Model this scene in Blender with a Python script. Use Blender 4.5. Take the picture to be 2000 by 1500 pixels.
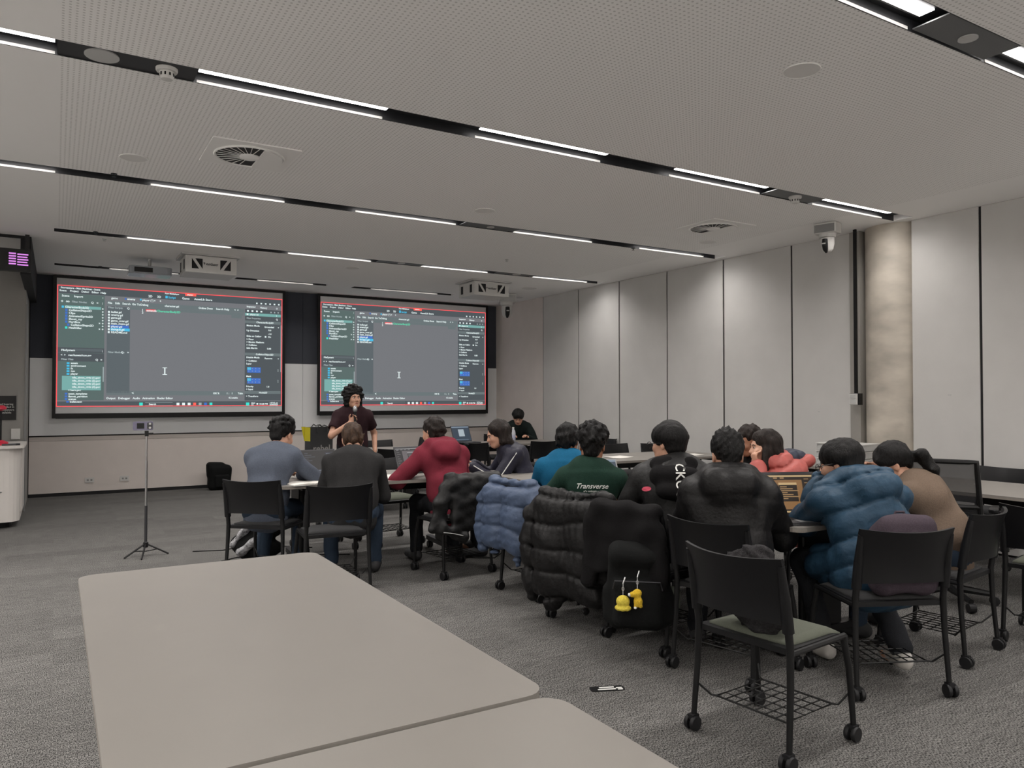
import bpy, math, random
import numpy as np
from mathutils import Vector, Matrix
from mathutils.bvhtree import BVHTree

# ------------------------------------------------------------------ scene, camera, light
scene = bpy.context.scene
COL = scene.collection
for o in list(bpy.data.objects):
    bpy.data.objects.remove(o, do_unlink=True)
rng = random.Random(7)

cam = bpy.data.cameras.new('camera')
cam.sensor_width = 36.0
cam.lens = 36.0 * 1489.1 / 2000.0
cam.clip_start = 0.02
cam_ob = bpy.data.objects.new('camera', cam)
cam_ob.location = (0, 0, 1.42)
cam_ob.rotation_euler = (math.radians(91.065), 0, math.radians(-30.903))
COL.objects.link(cam_ob)
scene.camera = cam_ob

world = bpy.data.worlds.new('world'); scene.world = world
world.use_nodes = True
world.node_tree.nodes['Background'].inputs[0].default_value = (0.8, 0.85, 0.9, 1)
world.node_tree.nodes['Background'].inputs[1].default_value = 0.02

scene.view_settings.view_transform = 'Standard'
scene.view_settings.look = 'None'
scene.view_settings.exposure = 0.06
scene.view_settings.gamma = 1.0
scene.view_settings.use_curve_mapping = False

LAMP_W = 18.0          # base watts of a ceiling luminaire, scaled per lamp
LAMP_COL = (1.0, 0.955, 0.915)

H = 3.197              # ceiling height
YF = 12.86             # front wall
XR = 7.32              # right wall
XL, YB = -3.2, -3.2    # unseen side of the room

# ------------------------------------------------------------------ materials
MATS = {}
def mat(name, col, rough=0.6, metal=0.0, emit=0.0, noise=0.0, nscale=60.0, bump=0.0, bscale=None, spec=0.5, alpha=1.0, trans=0.0, stretch=None):
    if name in MATS: return MATS[name]
    m = bpy.data.materials.new(name); m.use_nodes = True
    nt = m.node_tree; b = nt.nodes['Principled BSDF']
    b.inputs['Base Color'].default_value = (*col, 1)
    b.inputs['Roughness'].default_value = rough
    b.inputs['Metallic'].default_value = metal
    b.inputs['Specular IOR Level'].default_value = spec
    b.inputs['Alpha'].default_value = alpha
    b.inputs['Transmission Weight'].default_value = trans
    if emit > 0:
        b.inputs['Emission Color'].default_value = (*col, 1)
        b.inputs['Emission Strength'].default_value = emit
    if noise > 0 or bump > 0:
        tc = nt.nodes.new('ShaderNodeTexCoord')
        mp = nt.nodes.new('ShaderNodeMapping')
        if stretch: mp.inputs['Scale'].default_value = stretch
        nt.links.new(tc.outputs['Object'], mp.inputs[0])
    if noise > 0:
        n = nt.nodes.new('ShaderNodeTexNoise'); n.inputs['Scale'].default_value = nscale; n.inputs['Detail'].default_value = 4
        nt.links.new(mp.outputs[0], n.inputs['Vector'])
        mx = nt.nodes.new('ShaderNodeMix'); mx.data_type = 'RGBA'
        mx.inputs['A'].default_value = (*[max(0, c * (1 - noise)) for c in col], 1)
        mx.inputs['B'].default_value = (*[min(1, c * (1 + noise)) for c in col], 1)
        mr = nt.nodes.new('ShaderNodeMapRange'); mr.inputs[1].default_value = 0.3; mr.inputs[2].default_value = 0.7
        nt.links.new(n.outputs['Fac'], mr.inputs[0]); nt.links.new(mr.outputs[0], mx.inputs['Factor'])
        nt.links.new(mx.outputs['Result'], b.inputs['Base Color'])
    if bump > 0:
        n2 = nt.nodes.new('ShaderNodeTexNoise'); n2.inputs['Scale'].default_value = bscale or nscale * 2; n2.inputs['Detail'].default_value = 3
        nt.links.new(mp.outputs[0], n2.inputs['Vector'])
        bp = nt.nodes.new('ShaderNodeBump'); bp.inputs['Strength'].default_value = bump; bp.inputs['Distance'].default_value = 0.01
        nt.links.new(n2.outputs['Fac'], bp.inputs['Height']); nt.links.new(bp.outputs[0], b.inputs['Normal'])
    MATS[name] = m
    return m

def srgb(r, g, b):
    f = lambda c: (c / 12.92) if c <= 0.04045 else ((c + 0.055) / 1.055) ** 2.4
    return (f(r / 255), f(g / 255), f(b / 255))

M_PAINT = mat('ceiling_paint_plain', (0.88, 0.87, 0.85), 0.9)
M_BLACK = mat('black_slot_metal', (0.02, 0.021, 0.024), 0.45)
M_CHAIRB = mat('black_chair_plastic', (0.0075, 0.0075, 0.0085), 0.42, bump=0.05, bscale=400, spec=0.3)
M_FRAME = mat('black_frame_steel', (0.007, 0.007, 0.0075), 0.4, spec=0.35)
M_WIRE = mat('black_wire', (0.007, 0.007, 0.007), 0.4, spec=0.3)
M_RUBBER = mat('caster_rubber', (0.009, 0.009, 0.01), 0.5, spec=0.35)
M_PADGREEN = mat('olive_grey_seat_fabric', (0.085, 0.092, 0.070), 0.95, noise=0.15, nscale=300, bump=0.2)
M_PADBLACK = mat('charcoal_seat_fabric', (0.022, 0.022, 0.023), 0.95, noise=0.15, nscale=300, bump=0.2)
M_TOP = mat('white_laminate', (0.225, 0.209, 0.190), 0.38, noise=0.015, nscale=6)
M_EDGE = mat('laminate_edge', (0.24, 0.215, 0.19), 0.5)
M_WHITE = mat('white_plastic', (0.62, 0.61, 0.59), 0.45)
M_OFFW = mat('grey_white_plastic', (0.50, 0.50, 0.49), 0.5)
M_GREY = mat('grey_plastic', (0.25, 0.25, 0.25), 0.5)
M_CHROME = mat('brushed_metal', (0.5, 0.5, 0.5), 0.3, metal=1.0)
M_DKMETAL = mat('dark_grey_metal', (0.06, 0.06, 0.065), 0.4, metal=0.5)
M_PAPER = mat('paper', (0.72, 0.69, 0.64), 0.85)
M_LIGHT = mat('lamp_diffuser', (1.0, 0.96, 0.93), 0.5, emit=9.0)
M_PRINTW = mat('white_print', (0.75, 0.75, 0.72), 0.7)
M_DARKGAP = mat('dark_gap', (0.012, 0.012, 0.013), 0.8)
SKIN = [mat('skin_a', srgb(196, 150, 126), 0.55, noise=0.06, nscale=25), mat('skin_b', srgb(150, 105, 80), 0.55, noise=0.06, nscale=25), mat('skin_c', srgb(205, 160, 138), 0.55, noise=0.06, nscale=25)]
def hairm(name, c): return mat(name, c, 0.55, spec=0.22, noise=0.5, nscale=22, bump=0.6, bscale=60, stretch=(3, 3, 0.6))
M_HBLACK = hairm('black_hair', (0.006, 0.0055, 0.0055)); M_HBROWN = hairm('brown_hair', (0.05, 0.028, 0.017)); M_HDKBR = hairm('dark_brown_hair', (0.016, 0.011, 0.009))
M_EYEW = mat('eye_white', (0.6, 0.58, 0.55), 0.3); M_IRIS = mat('iris_dark', (0.015, 0.01, 0.008), 0.2); M_LIP = mat('lip', srgb(165, 95, 85), 0.5)
def cloth(name, c, noise=0.12, ns=140, bump=0.25, rough=0.9): return mat(name, c, rough, noise=noise, nscale=ns, bump=bump, bscale=260, spec=0.15)
def nylon(name, c): return mat(name, c, 0.5, noise=0.08, nscale=18, bump=0.35, bscale=40, spec=0.28)

def ceiling_material():
    m = bpy.data.materials.new('perforated_ceiling'); m.use_nodes = True
    nt = m.node_tree; b = nt.nodes['Principled BSDF']; b.inputs['Roughness'].default_value = 0.9
    g = nt.nodes.new('ShaderNodeNewGeometry')
    sc = nt.nodes.new('ShaderNodeVectorMath'); sc.operation = 'SCALE'; sc.inputs['Scale'].default_value = 1 / 0.0275
    nt.links.new(g.outputs['Position'], sc.inputs[0])
    fr = nt.nodes.new('ShaderNodeVectorMath'); fr.operation = 'FRACTION'; nt.links.new(sc.outputs[0], fr.inputs[0])
    sb = nt.nodes.new('ShaderNodeVectorMath'); sb.operation = 'SUBTRACT'; sb.inputs[1].default_value = (0.5, 0.5, 0); nt.links.new(fr.outputs[0], sb.inputs[0])
    ml = nt.nodes.new('ShaderNodeVectorMath'); ml.operation = 'MULTIPLY'; ml.inputs[1].default_value = (1, 1, 0); nt.links.new(sb.outputs[0], ml.inputs[0])
    ln = nt.nodes.new('ShaderNodeVectorMath'); ln.operation = 'LENGTH'; nt.links.new(ml.outputs[0], ln.inputs[0])
    lt = nt.nodes.new('ShaderNodeMath'); lt.operation = 'LESS_THAN'; lt.inputs[1].default_value = 0.22; nt.links.new(ln.outputs['Value'], lt.inputs[0])
    sx = nt.nodes.new('ShaderNodeSeparateXYZ'); nt.links.new(g.outputs['Position'], sx.inputs[0])
    a = nt.nodes.new('ShaderNodeMath'); a.operation = 'GREATER_THAN'; a.inputs[1].default_value = 0.0; nt.links.new(sx.outputs['X'], a.inputs[0])
    c = nt.nodes.new('ShaderNodeMath'); c.operation = 'LESS_THAN'; c.inputs[1].default_value = 6.6; nt.links.new(sx.outputs['X'], c.inputs[0])
    e = nt.nodes.new('ShaderNodeMath'); e.operation = 'LESS_THAN'; e.inputs[1].default_value = 9.2; nt.links.new(sx.outputs['Y'], e.inputs[0])
    p = a
    for q in (c, e, lt):
        mm = nt.nodes.new('ShaderNodeMath'); mm.operation = 'MULTIPLY'
        nt.links.new(p.outputs[0], mm.inputs[0]); nt.links.new(q.outputs[0], mm.inputs[1]); p = mm
    mx = nt.nodes.new('ShaderNodeMix'); mx.data_type = 'RGBA'
    mx.inputs['A'].default_value = (0.93, 0.92, 0.905, 1); mx.inputs['B'].default_value = (0.64, 0.63, 0.615, 1)
    nt.links.new(p.outputs[0], mx.inputs['Factor']); nt.links.new(mx.outputs['Result'], b.inputs['Base Color'])
    return m
M_CEIL = ceiling_material()

def carpet_material():
    m = bpy.data.materials.new('grey_plank_carpet'); m.use_nodes = True
    nt = m.node_tree; b = nt.nodes['Principled BSDF']; b.inputs['Roughness'].default_value = 1.0; b.inputs['Specular IOR Level'].default_value = 0.1
    g = nt.nodes.new('ShaderNodeNewGeometry')
    br = nt.nodes.new('ShaderNodeTexBrick'); br.inputs['Scale'].default_value = 1.0; br.inputs['Brick Width'].default_value = 1.0; br.inputs['Row Height'].default_value = 0.25
    br.inputs['Mortar Size'].default_value = 0.0; br.inputs['Color1'].default_value = (0.86, 0.86, 0.86, 1); br.inputs['Color2'].default_value = (1.08, 1.08, 1.08, 1); br.offset = 0.37
    nt.links.new(g.outputs['Position'], br.inputs['Vector'])
    n1 = nt.nodes.new('ShaderNodeTexNoise'); n1.inputs['Scale'].default_value = 210; n1.inputs['Detail'].default_value = 3
    mp = nt.nodes.new('ShaderNodeMapping'); mp.inputs['Scale'].default_value = (1, 0.55, 1)
    nt.links.new(g.outputs['Position'], mp.inputs[0]); nt.links.new(mp.outputs[0], n1.inputs['Vector'])
    cr = nt.nodes.new('ShaderNodeValToRGB')
    cr.color_ramp.elements[0].position = 0.39; cr.color_ramp.elements[0].color = (0.020, 0.0197, 0.0193, 1)
    cr.color_ramp.elements[1].position = 0.61; cr.color_ramp.elements[1].color = (0.22, 0.213, 0.204, 1)
    nt.links.new(n1.outputs['Fac'], cr.inputs[0])
    n3 = nt.nodes.new('ShaderNodeTexNoise'); n3.inputs['Scale'].default_value = 9; n3.inputs['Detail'].default_value = 5
    mp3 = nt.nodes.new('ShaderNodeMapping'); mp3.inputs['Scale'].default_value = (1, 4, 1)
    nt.links.new(g.outputs['Position'], mp3.inputs[0]); nt.links.new(mp3.outputs[0], n3.inputs['Vector'])
    r3 = nt.nodes.new('ShaderNodeMapRange'); r3.inputs[1].default_value = 0.3; r3.inputs[2].default_value = 0.7; r3.inputs[3].default_value = 0.82; r3.inputs[4].default_value = 1.18
    nt.links.new(n3.outputs['Fac'], r3.inputs[0])
    m1 = nt.nodes.new('ShaderNodeMix'); m1.data_type = 'RGBA'; m1.blend_type = 'MULTIPLY'; m1.inputs['Factor'].default_value = 1
    nt.links.new(cr.outputs[0], m1.inputs['A']); nt.links.new(br.outputs['Color'], m1.inputs['B'])
    m2 = nt.nodes.new('ShaderNodeVectorMath'); m2.operation = 'SCALE'
    nt.links.new(m1.outputs['Result'], m2.inputs[0]); nt.links.new(r3.outputs[0], m2.inputs['Scale'])
    nt.links.new(m2.outputs[0], b.inputs['Base Color'])
    bp = nt.nodes.new('ShaderNodeBump'); bp.inputs['Strength'].default_value = 0.5; bp.inputs['Distance'].default_value = 0.004
    nt.links.new(n1.outputs['Fac'], bp.inputs['Height']); nt.links.new(bp.outputs[0], b.inputs['Normal'])
    return m

# ------------------------------------------------------------------ mesh helpers
class MB:
    def __init__(s): s.v = []; s.f = []; s.m = []; s.cur = 0
    def add(s, vs, fs):
        o = len(s.v); s.v += [tuple(map(float, v)) for v in vs]
        s.f += [tuple(i + o for i in f) for f in fs]; s.m += [s.cur] * len(fs); return s
    def box(s, c, d, R=None):
        hx, hy, hz = d[0] / 2, d[1] / 2, d[2] / 2
        vs = [Vector((x, y, z)) for x in (-hx, hx) for y in (-hy, hy) for z in (-hz, hz)]
        if R is not None: vs = [R @ v for v in vs]
        c = Vector(c); vs = [v + c for v in vs]
        return s.add(vs, [(0, 1, 3, 2), (4, 6, 7, 5), (0, 4, 5, 1), (2, 3, 7, 6), (0, 2, 6, 4), (1, 5, 7, 3)])
    def b2(s, x0, x1, y0, y1, z0, z1): return s.box(((x0 + x1) / 2, (y0 + y1) / 2, (z0 + z1) / 2), (x1 - x0, y1 - y0, z1 - z0))
    def rbox(s, c, d, r=0.01, R=None, n=3):
        # box with rounded vertical edges
        hx, hy = d[0] / 2, d[1] / 2; pts = []
        for (sx, sy, a0) in ((1, 1, 0), (-1, 1, 90), (-1, -1, 180), (1, -1, 270)):
            for i in range(n + 1):
                a = math.radians(a0 + 90 * i / n)
                pts.append((sx * (hx - r) + r * math.cos(a), sy * (hy - r) + r * math.sin(a)))
        return s.prism(pts, -d[2] / 2, d[2] / 2, c, R)
    def prism(s, pts, z0, z1, c=(0, 0, 0), R=None):
        n = len(pts); vs = [Vector((x, y, z0)) for x, y in pts] + [Vector((x, y, z1)) for x, y in pts]
        if R is not None: vs = [R @ v for v in vs]
        c = Vector(c); vs = [v + c for v in vs]
        fs = [tuple(range(n - 1, -1, -1)), tuple(range(n, 2 * n))] + [(i, (i + 1) % n, n + (i + 1) % n, n + i) for i in range(n)]
        return s.add(vs, fs)
    def tube(s, pts, r, seg=8, closed=False):
        pts = [Vector(p) for p in pts]; n = len(pts)
        rs = r if isinstance(r, (list, tuple)) else [r] * n
        tang = []
        for i in range(n):
            a = pts[i - 1] if (i > 0 or closed) else pts[i]; b = pts[(i + 1) % n] if (i < n - 1 or closed) else pts[i]
            tang.append((b - a).normalized())
        up = Vector((0, 0, 1)) if abs(tang[0].z) < 0.9 else Vector((1, 0, 0))
        x = tang[0].cross(up).normalized(); vs = []
        for i in range(n):
            t = tang[i]; x = (x - t * x.dot(t)).normalized(); y = t.cross(x)
            vs += [pts[i] + (x * math.cos(2 * math.pi * k / seg) + y * math.sin(2 * math.pi * k / seg)) * rs[i] for k in range(seg)]
        fs = []
        for i in range(n if closed else n - 1):
            j = (i + 1) % n
            fs += [(i * seg + k, i * seg + (k + 1) % seg, j * seg + (k + 1) % seg, j * seg + k) for k in range(seg)]
        if not closed: fs += [tuple(range(seg - 1, -1, -1)), tuple((n - 1) * seg + k for k in range(seg))]
        return s.add(vs, fs)
    def lathe(s, prof, seg=20, c=(0, 0, 0), R=None):
        vs = []; c = Vector(c)
        for (r, z) in prof:
            for k in range(seg):
                a = 2 * math.pi * k / seg; v = Vector((r * math.cos(a), r * math.sin(a), z))
                vs.append((R @ v if R is not None else v) + c)
        fs = [(i * seg + k, i * seg + (k + 1) % seg, (i + 1) * seg + (k + 1) % seg, (i + 1) * seg + k) for i in range(len(prof) - 1) for k in range(seg)]
        fs += [tuple(range(seg - 1, -1, -1)), tuple((len(prof) - 1) * seg + k for k in range(seg))]
        return s.add(vs, fs)
    def surf(s, fn, nu, nv, th, nrm):
        # thick sheet: fn(u,v)->point, thickness th along nrm(u,v)
        P = [[Vector(fn(-1 + 2 * i / nu, j / nv)) for i in range(nu + 1)] for j in range(nv + 1)]
        vs = [p for row in P for p in row]; W = nu + 1; N = len(vs)
        off = []
        for j in range(nv + 1):
            for i in range(nu + 1): off.append(P[j][i] + Vector(nrm(-1 + 2 * i / nu, j / nv)) * th)
        fs = []
        for j in range(nv):
            for i in range(nu):
                a, b, c, d = j * W + i, j * W + i + 1, (j + 1) * W + i + 1, (j + 1) * W + i
                fs += [(a, b, c, d), (N + d, N + c, N + b, N + a)]
        for i in range(nu):
            fs += [(i + 1, i, N + i, N + i + 1), (nv * W + i, nv * W + i + 1, N + nv * W + i + 1, N + nv * W + i)]
        for j in range(nv):
            fs += [(j * W, (j + 1) * W, N + (j + 1) * W, N + j * W), ((j + 1) * W + nu, j * W + nu, N + j * W + nu, N + (j + 1) * W + nu)]
        return s.add(vs + off, fs)
    def mesh(s, name):
        me = bpy.data.meshes.new(name); me.from_pydata(s.v, [], s.f); 
        if any(s.m): me.polygons.foreach_set('material_index', s.m)
        me.update(); return me

def obj(name, mb, mats, parent=None, smooth=False, bevel=0.0):
    me = mb.mesh(name) if isinstance(mb, MB) else mb
    if not isinstance(mats, (list, tuple)): mats = [mats]
    if len(me.materials) == 0:
        for m in mats: me.materials.append(m)
    o = bpy.data.objects.new(name, me); COL.objects.link(o)
    if parent is not None: o.parent = parent
    if smooth:
        me.polygons.foreach_set('use_smooth', [True] * len(me.polygons))
        if smooth == 'auto':
            me.set_sharp_from_angle(angle=math.radians(40))
    if bevel:
        md = o.modifiers.new('bevel', 'BEVEL'); md.width = bevel; md.segments = 2; md.limit_method = 'ANGLE'
    return o
def tag(o, label=None, cat=None, group=None, kind=None):
    if label: o['label'] = label
    if cat: o['category'] = cat
    if group: o['group'] = group
    if kind: o['kind'] = kind
    return o
def empty(name, loc=(0, 0, 0), rz=0.0):
    o = bpy.data.objects.new(name, None); COL.objects.link(o); o.location = loc; o.rotation_euler = (0, 0, rz); o.empty_display_size = 0.1
    return o
def thing(name, label, cat, loc=(0, 0, 0), rz=0.0, group=None): return tag(empty(name, loc, rz), label, cat, group)
def copy_tree(o, parent=None):
    c = o.copy(); COL.objects.link(c); c.parent = parent
    for ch in list(o.children): copy_tree(ch, c)
    return c
def facing(v): return math.atan2(-v[0], v[1])
def RX(a): return Matrix.Rotation(math.radians(a), 3, 'X')
def RY(a): return Matrix.Rotation(math.radians(a), 3, 'Y')
def RZ(a): return Matrix.Rotation(math.radians(a), 3, 'Z')

def text_mesh(body, size, align='LEFT', shear=0.0, space=1.0, bold=0.0):
    cu = bpy.data.curves.new('t', 'FONT'); cu.body = body; cu.size = size; cu.align_x = align; cu.shear = shear; cu.resolution_u = 2; cu.space_character = space; cu.offset = bold
    o = bpy.data.objects.new('t', cu); COL.objects.link(o)
    dg = bpy.context.evaluated_depsgraph_get()
    me = bpy.data.meshes.new_from_object(o.evaluated_get(dg))
    vs = [v.co.copy() for v in me.vertices]; fs = [tuple(p.vertices) for p in me.polygons]
    bpy.data.objects.remove(o); bpy.data.curves.remove(cu); bpy.data.meshes.remove(me)
    return vs, fs

# ------------------------------------------------------------------ room shell
def struct(name, mb, m, parent=None, **k):
    o = obj(name, mb, m, parent, **k)
    if parent is None: o['kind'] = 'structure'
    return o

struct('floor', MB().b2(XL, XR + 0.9, YB, YF + 0.3, -0.1, 0.0), carpet_material())

# ceiling boards between the recessed slots
SLOT = [(-2.72, -2.52), (-0.28, -0.08), (1.95, 2.155), (4.37, 4.575), (6.80, 6.995), (9.27, 9.455), (11.67, 11.85)]
mb = MB()
edges = [YB] + [v for s in SLOT for v in s] + [YF + 0.1]
for i in range(0, len(edges), 2):
    mb.b2(XL, XR + 0.9, edges[i], edges[i + 1], H, H + 0.06)
# pieces that close the slots where they end
for i, (a, b) in enumerate(SLOT):
    mb.b2(7.2, XR + 0.9, a, b, H, H + 0.06)
    if i >= 5: mb.b2(XL, -0.03, a, b, H, H + 0.06)
    if i == 6:
        mb.b2(1.57, 2.27, a, b, H, H + 0.06); mb.b2(3.66, 4.06, a, b, H, H + 0.06); mb.b2(5.86, 6.35, a, b, H, H + 0.06); mb.b2(6.86, 7.2, a, b, H, H + 0.06)
ceiling = struct('ceiling', mb, M_CEIL)
for i, (a, b) in enumerate(SLOT):
    m_ = MB().b2(XL, 7.2, a - 0.005, b + 0.005, H + 0.06, H + 0.075)
    obj('slot_channel', m_, M_BLACK, ceiling)
    m_ = MB().b2(XL, 7.2, a - 0.001, a + 0.004, H + 0.001, H + 0.06)
    obj('slot_side', m_, M_BLACK, ceiling)
    m_ = MB().b2(XL, 7.2, b - 0.004, b + 0.001, H + 0.001, H + 0.06)
    obj('slot_side', m_, M_BLACK, ceiling)

# luminaires in the slots
SEG = [(-2.87, -1.80), (-1.09, -0.02), (0.665, 1.77), (2.44, 3.51), (4.20, 5.25), (5.95, 7.0)]
ORD = ['', 'second', 'third', 'fourth']
def luminaire(x0, x1, a, b, label, lit=True, dim=1.0, end=1.0):
    t = thing('linear_ceiling_light', label, 'ceiling light', ((x0 + x1) / 2, (a + b) / 2, H), 0, 'linear lights in the ceiling slots')
    L = x1 - x0
    obj('housing', MB().b2(-L / 2, L / 2, -0.055, 0.055, 0.0455, 0.059), M_DKMETAL, t)
    obj('diffuser', MB().b2(-L / 2, L / 2, -0.036, 0.036, 0.0385, 0.0455), M_LIGHT if dim == 1 else mat('dim_diffuser', (1.0, 0.95, 0.9), 0.5, emit=1.5), t)
    obj('reflector_lip', MB().b2(-L / 2, L / 2, (b - a) / 2 - 0.007, (b - a) / 2 - 0.003, 0.002, 0.017), M_WHITE, t)
    if lit:
        l = bpy.data.lights.new('lamp_light', 'AREA'); l.shape = 'RECTANGLE'; l.size = L; l.size_y = 0.07; l.energy = LAMP_W * dim * end; l.color = LAMP_COL; l.spread = math.radians(138)
        lo = bpy.data.objects.new('lamp_light', l); COL.objects.link(lo); lo.location = (0, 0, 0.037); lo.parent = t
    return t
ROWN = ['unseen rearmost row', 'rear', 'nearest row, top right corner', 'long row with the smoke detectors', 'middle row', 'row above the projectors', 'row by the screens']
XN = ['far left, unseen and boosted', 'leftmost', 'first from the left', 'second from the left', 'third from the left', 'last before the panelled wall']
for ri, (a, b) in enumerate(SLOT[:6]):
    for si, (x0, x1) in enumerate(SEG):
        if si == 0 and ri == 5: continue
        if si == 1 and ri == 5: continue
        if ri == 4: x1 = min(x1, 7.02)
        luminaire(x0, x1, a, b, 'bright linear light in the %s, %s' % (ROWN[ri], XN[si]), end=.55 if si == 5 else 2.6 if si == 0 or ri == 0 else .12 if (ri == 2 and si in (1, 2)) or (ri == 1 and si in (1, 2, 3)) else 1)  # unseen far-left and rearmost lamps overdriven to lift the ceiling; foreground ones dimmed
for k, (x0, x1) in enumerate(((0.62, 1.5), (2.6, 3.45), (4.4, 5.6))):
    luminaire(x0, x1, *SLOT[6], 'dimmed linear light in the row by the screens, %s' % ['above the left screen', 'between the two screens', 'above the right screen'][k], dim=0.45)

# front wall: beige dado, white board, dark upper panel
wf = struct('wall_front', MB().b2(-0.5, XR + 0.9, YF + 0.02, YF + 0.2, 0, H + 0.05), mat('front_wall_backing', (0.03, 0.03, 0.032), 0.8))
M_BEIGE = mat('beige_wall_board', (0.70, 0.64, 0.60), 0.75, noise=0.03, nscale=4)
M_BOARD = mat('pale_grey_writing_board', (0.84, 0.85, 0.86), 0.3, noise=0.03, nscale=2)
M_NAVY = mat('charcoal_pin_board', (0.055, 0.06, 0.075), 0.9, noise=0.1, nscale=200)
obj('dado_panel', MB().b2(-0.32, XR, YF - 0.01, YF + 0.02, 0.05, 0.80), M_BEIGE, wf)
obj('dado_rail', MB().b2(-0.32, XR, YF - 0.012, YF + 0.02, 0.803, 0.862), M_BEIGE, wf)
for x0, x1 in ((-0.32, 3.565), (3.57, XR)):
    obj('writing_board', MB().b2(x0, x1, YF - 0.045, YF + 0.02, 0.882, 1.995), M_BOARD, wf)
    obj('pin_board', MB().b2(x0, x1, YF - 0.03, YF + 0.02, 2.0, H), M_NAVY, wf)
obj('skirting', MB().b2(-0.32, XR, YF - 0.006, YF + 0.02, 0, 0.048), M_DARKGAP, wf)

# right wall: operable panels with dark joints, column recess
wr = struct('wall_right', MB().b2(XR + 0.08, XR + 0.2, 5.15, YF + 0.2, 0, H + 0.05).b2(XR + 0.08, XR + 0.2, YB, 4.46, 0, H + 0.05).b2(XR + 0.7, XR + 0.85, 4.3, 5.3, 0, H + 0.05).b2(XR + 0.08, XR + 0.8, 5.19, 5.25, 0, H + 0.05).b2(XR + 0.08, XR + 0.8, 4.36, 4.46, 0, H + 0.05), M_DARKGAP)
M_PANEL = mat('grey_fabric_wall_panel', (0.59, 0.58, 0.563), 0.85, noise=0.03, nscale=3, bump=0.05, bscale=500)
obj('fixed_wall', MB().b2(XR, XR + 0.1, 11.18, YF + 0.02, 0, H), M_BEIGE, wr)
J = [11.17 - 1.052 * i for i in range(14)]
PY = [(J[i + 1], J[i]) for i in range(5)] + [(5.15, J[5]), (J[7], 4.46)] + [(J[i + 1], J[i]) for i in range(7, 13)]
for y0, y1 in PY:
    g = 0.0135
    obj('wall_panel', MB().b2(XR, XR + 0.1, y0 + (0 if y0 == 5.15 else g), y1 - (0 if y1 == 4.46 else g), 0.02, H - 0.002), M_PANEL, wr)
for yj in J[:6] + J[7:]:
    obj('panel_joint', MB().b2(XR + 0.012, XR + 0.08, yj - 0.013, yj + 0.013, 0, H - 0.002), M_DARKGAP, wr)
for (y, z) in ((8.59, 0.66), (5.55, 1.27), (4.1, 1.45), (3.42, 1.5)):
    obj('panel_latch', MB().box((XR - 0.001, y, z), (0.004, 0.03, 0.012)), M_OFFW, wr)
M_CONC = mat('board_marked_concrete', (0.50, 0.455, 0.39), 0.5, noise=0.22, nscale=2.6, bump=0.12, bscale=14, stretch=(1, 1, 2))
obj('recess_lining', MB().b2(XR + 0.12, XR + 0.7, 5.145, 5.19, 0, H).b2(XR + 0.66, XR + 0.7, 4.46, 5.19, 0, H), M_CONC, wr)
obj('recess_reveal', MB().b2(XR - 0.01, XR + 0.12, 5.03, 5.15, 0, H - 0.001), mat('grey_reveal', (0.33, 0.315, 0.29), 0.8), wr)
o = obj('column_1', MB().lathe([(0.31, 0), (0.31, H - 0.001)], 40, (7.53, 4.74, 0)), M_CONC, None, smooth='auto'); tag(o, kind='structure'); o.name = 'concrete_column'
tag(o, 'round board-marked concrete column in the recess of the panelled wall', 'column'); del o['kind']
t = thing('wall_switch', 'white double switch with black conduit beside the concrete column', 'switch', (7.19, 5.02, 1.41))
obj('back_box', MB().b2(0.0, 0.06, -0.055, 0.055, -0.06, 0.06), M_FRAME, t)
obj('face_plate', MB().b2(-0.012, 0.0, -0.04, 0.055, -0.058, 0.058), M_WHITE, t)
for dz in (-0.025, 0.027): obj('rocker', MB().b2(-0.017, -0.012, -0.025, 0.04, dz - 0.02, dz + 0.02), M_OFFW, t)
obj('conduit', MB().b2(0.01, 0.035, -0.02, 0.008, 0.06, H - 1.41), M_FRAME, t)

# other walls (out of frame) and the block at the left edge
M_SIDE = mat('grey_side_wall', (0.30, 0.29, 0.275), 0.8, noise=0.04, nscale=4)
M_WPAINT = mat('white_wall_paint', (0.86, 0.85, 0.83), 0.9)
struct('wall_left', MB().b2(XL - 0.1, XL, YB, YF, 0, H + 0.05), M_WPAINT)
struct('wall_back', MB().b2(XL - 0.1, XR + 0.9, YB - 0.1, YB, 0, H + 0.05), M_WPAINT)
wl = struct('wall_side', MB().b2(XL, -0.33, 11.35, 12.9, 0, H), M_SIDE)
obj('corner_trim', MB().b2(-0.335, -0.318, 11.34, 11.36, 0, 2.6), M_GREY, wl)
t = struct('trim_1', MB().b2(XL, -0.30, 9.87, 9.90, H - 0.03, H - 0.001), M_DARKGAP)
o = struct('trim_2', MB().b2(-0.345, -0.245, 9.9, 12.80, 2.78, H - 0.001), M_DARKGAP)

# led sign on the side wall
t = thing('led_sign', 'black sign with glowing purple lines of text at the top left', 'sign', (-0.40, 9.76, 2.914), 0)
obj('case', MB().b2(-0.45, 0.155, 0.0, 0.08, -0.125, 0.115), M_FRAME, t)
obj('hanger', MB().b2(-0.42, -0.38, 0.03, 0.05, 0.12, H - 2.914).b2(0.10, 0.14, 0.03, 0.05, 0.12, H - 2.914), M_FRAME, t)
M_PURP = mat('purple_led', (0.62, 0.22, 0.72), 0.5, emit=0.9)
mb = MB()
for r in range(5):
    mb.b2(-0.045, 0.02, -0.004, -0.002, 0.055 - r * 0.028, 0.070 - r * 0.028)
    mb.b2(0.032, 0.132 - 0.008 * (r % 2), -0.004, -0.002, 0.05 - r * 0.028, 0.064 - r * 0.028)
obj('lit_text', mb, M_PURP, t)
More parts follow.
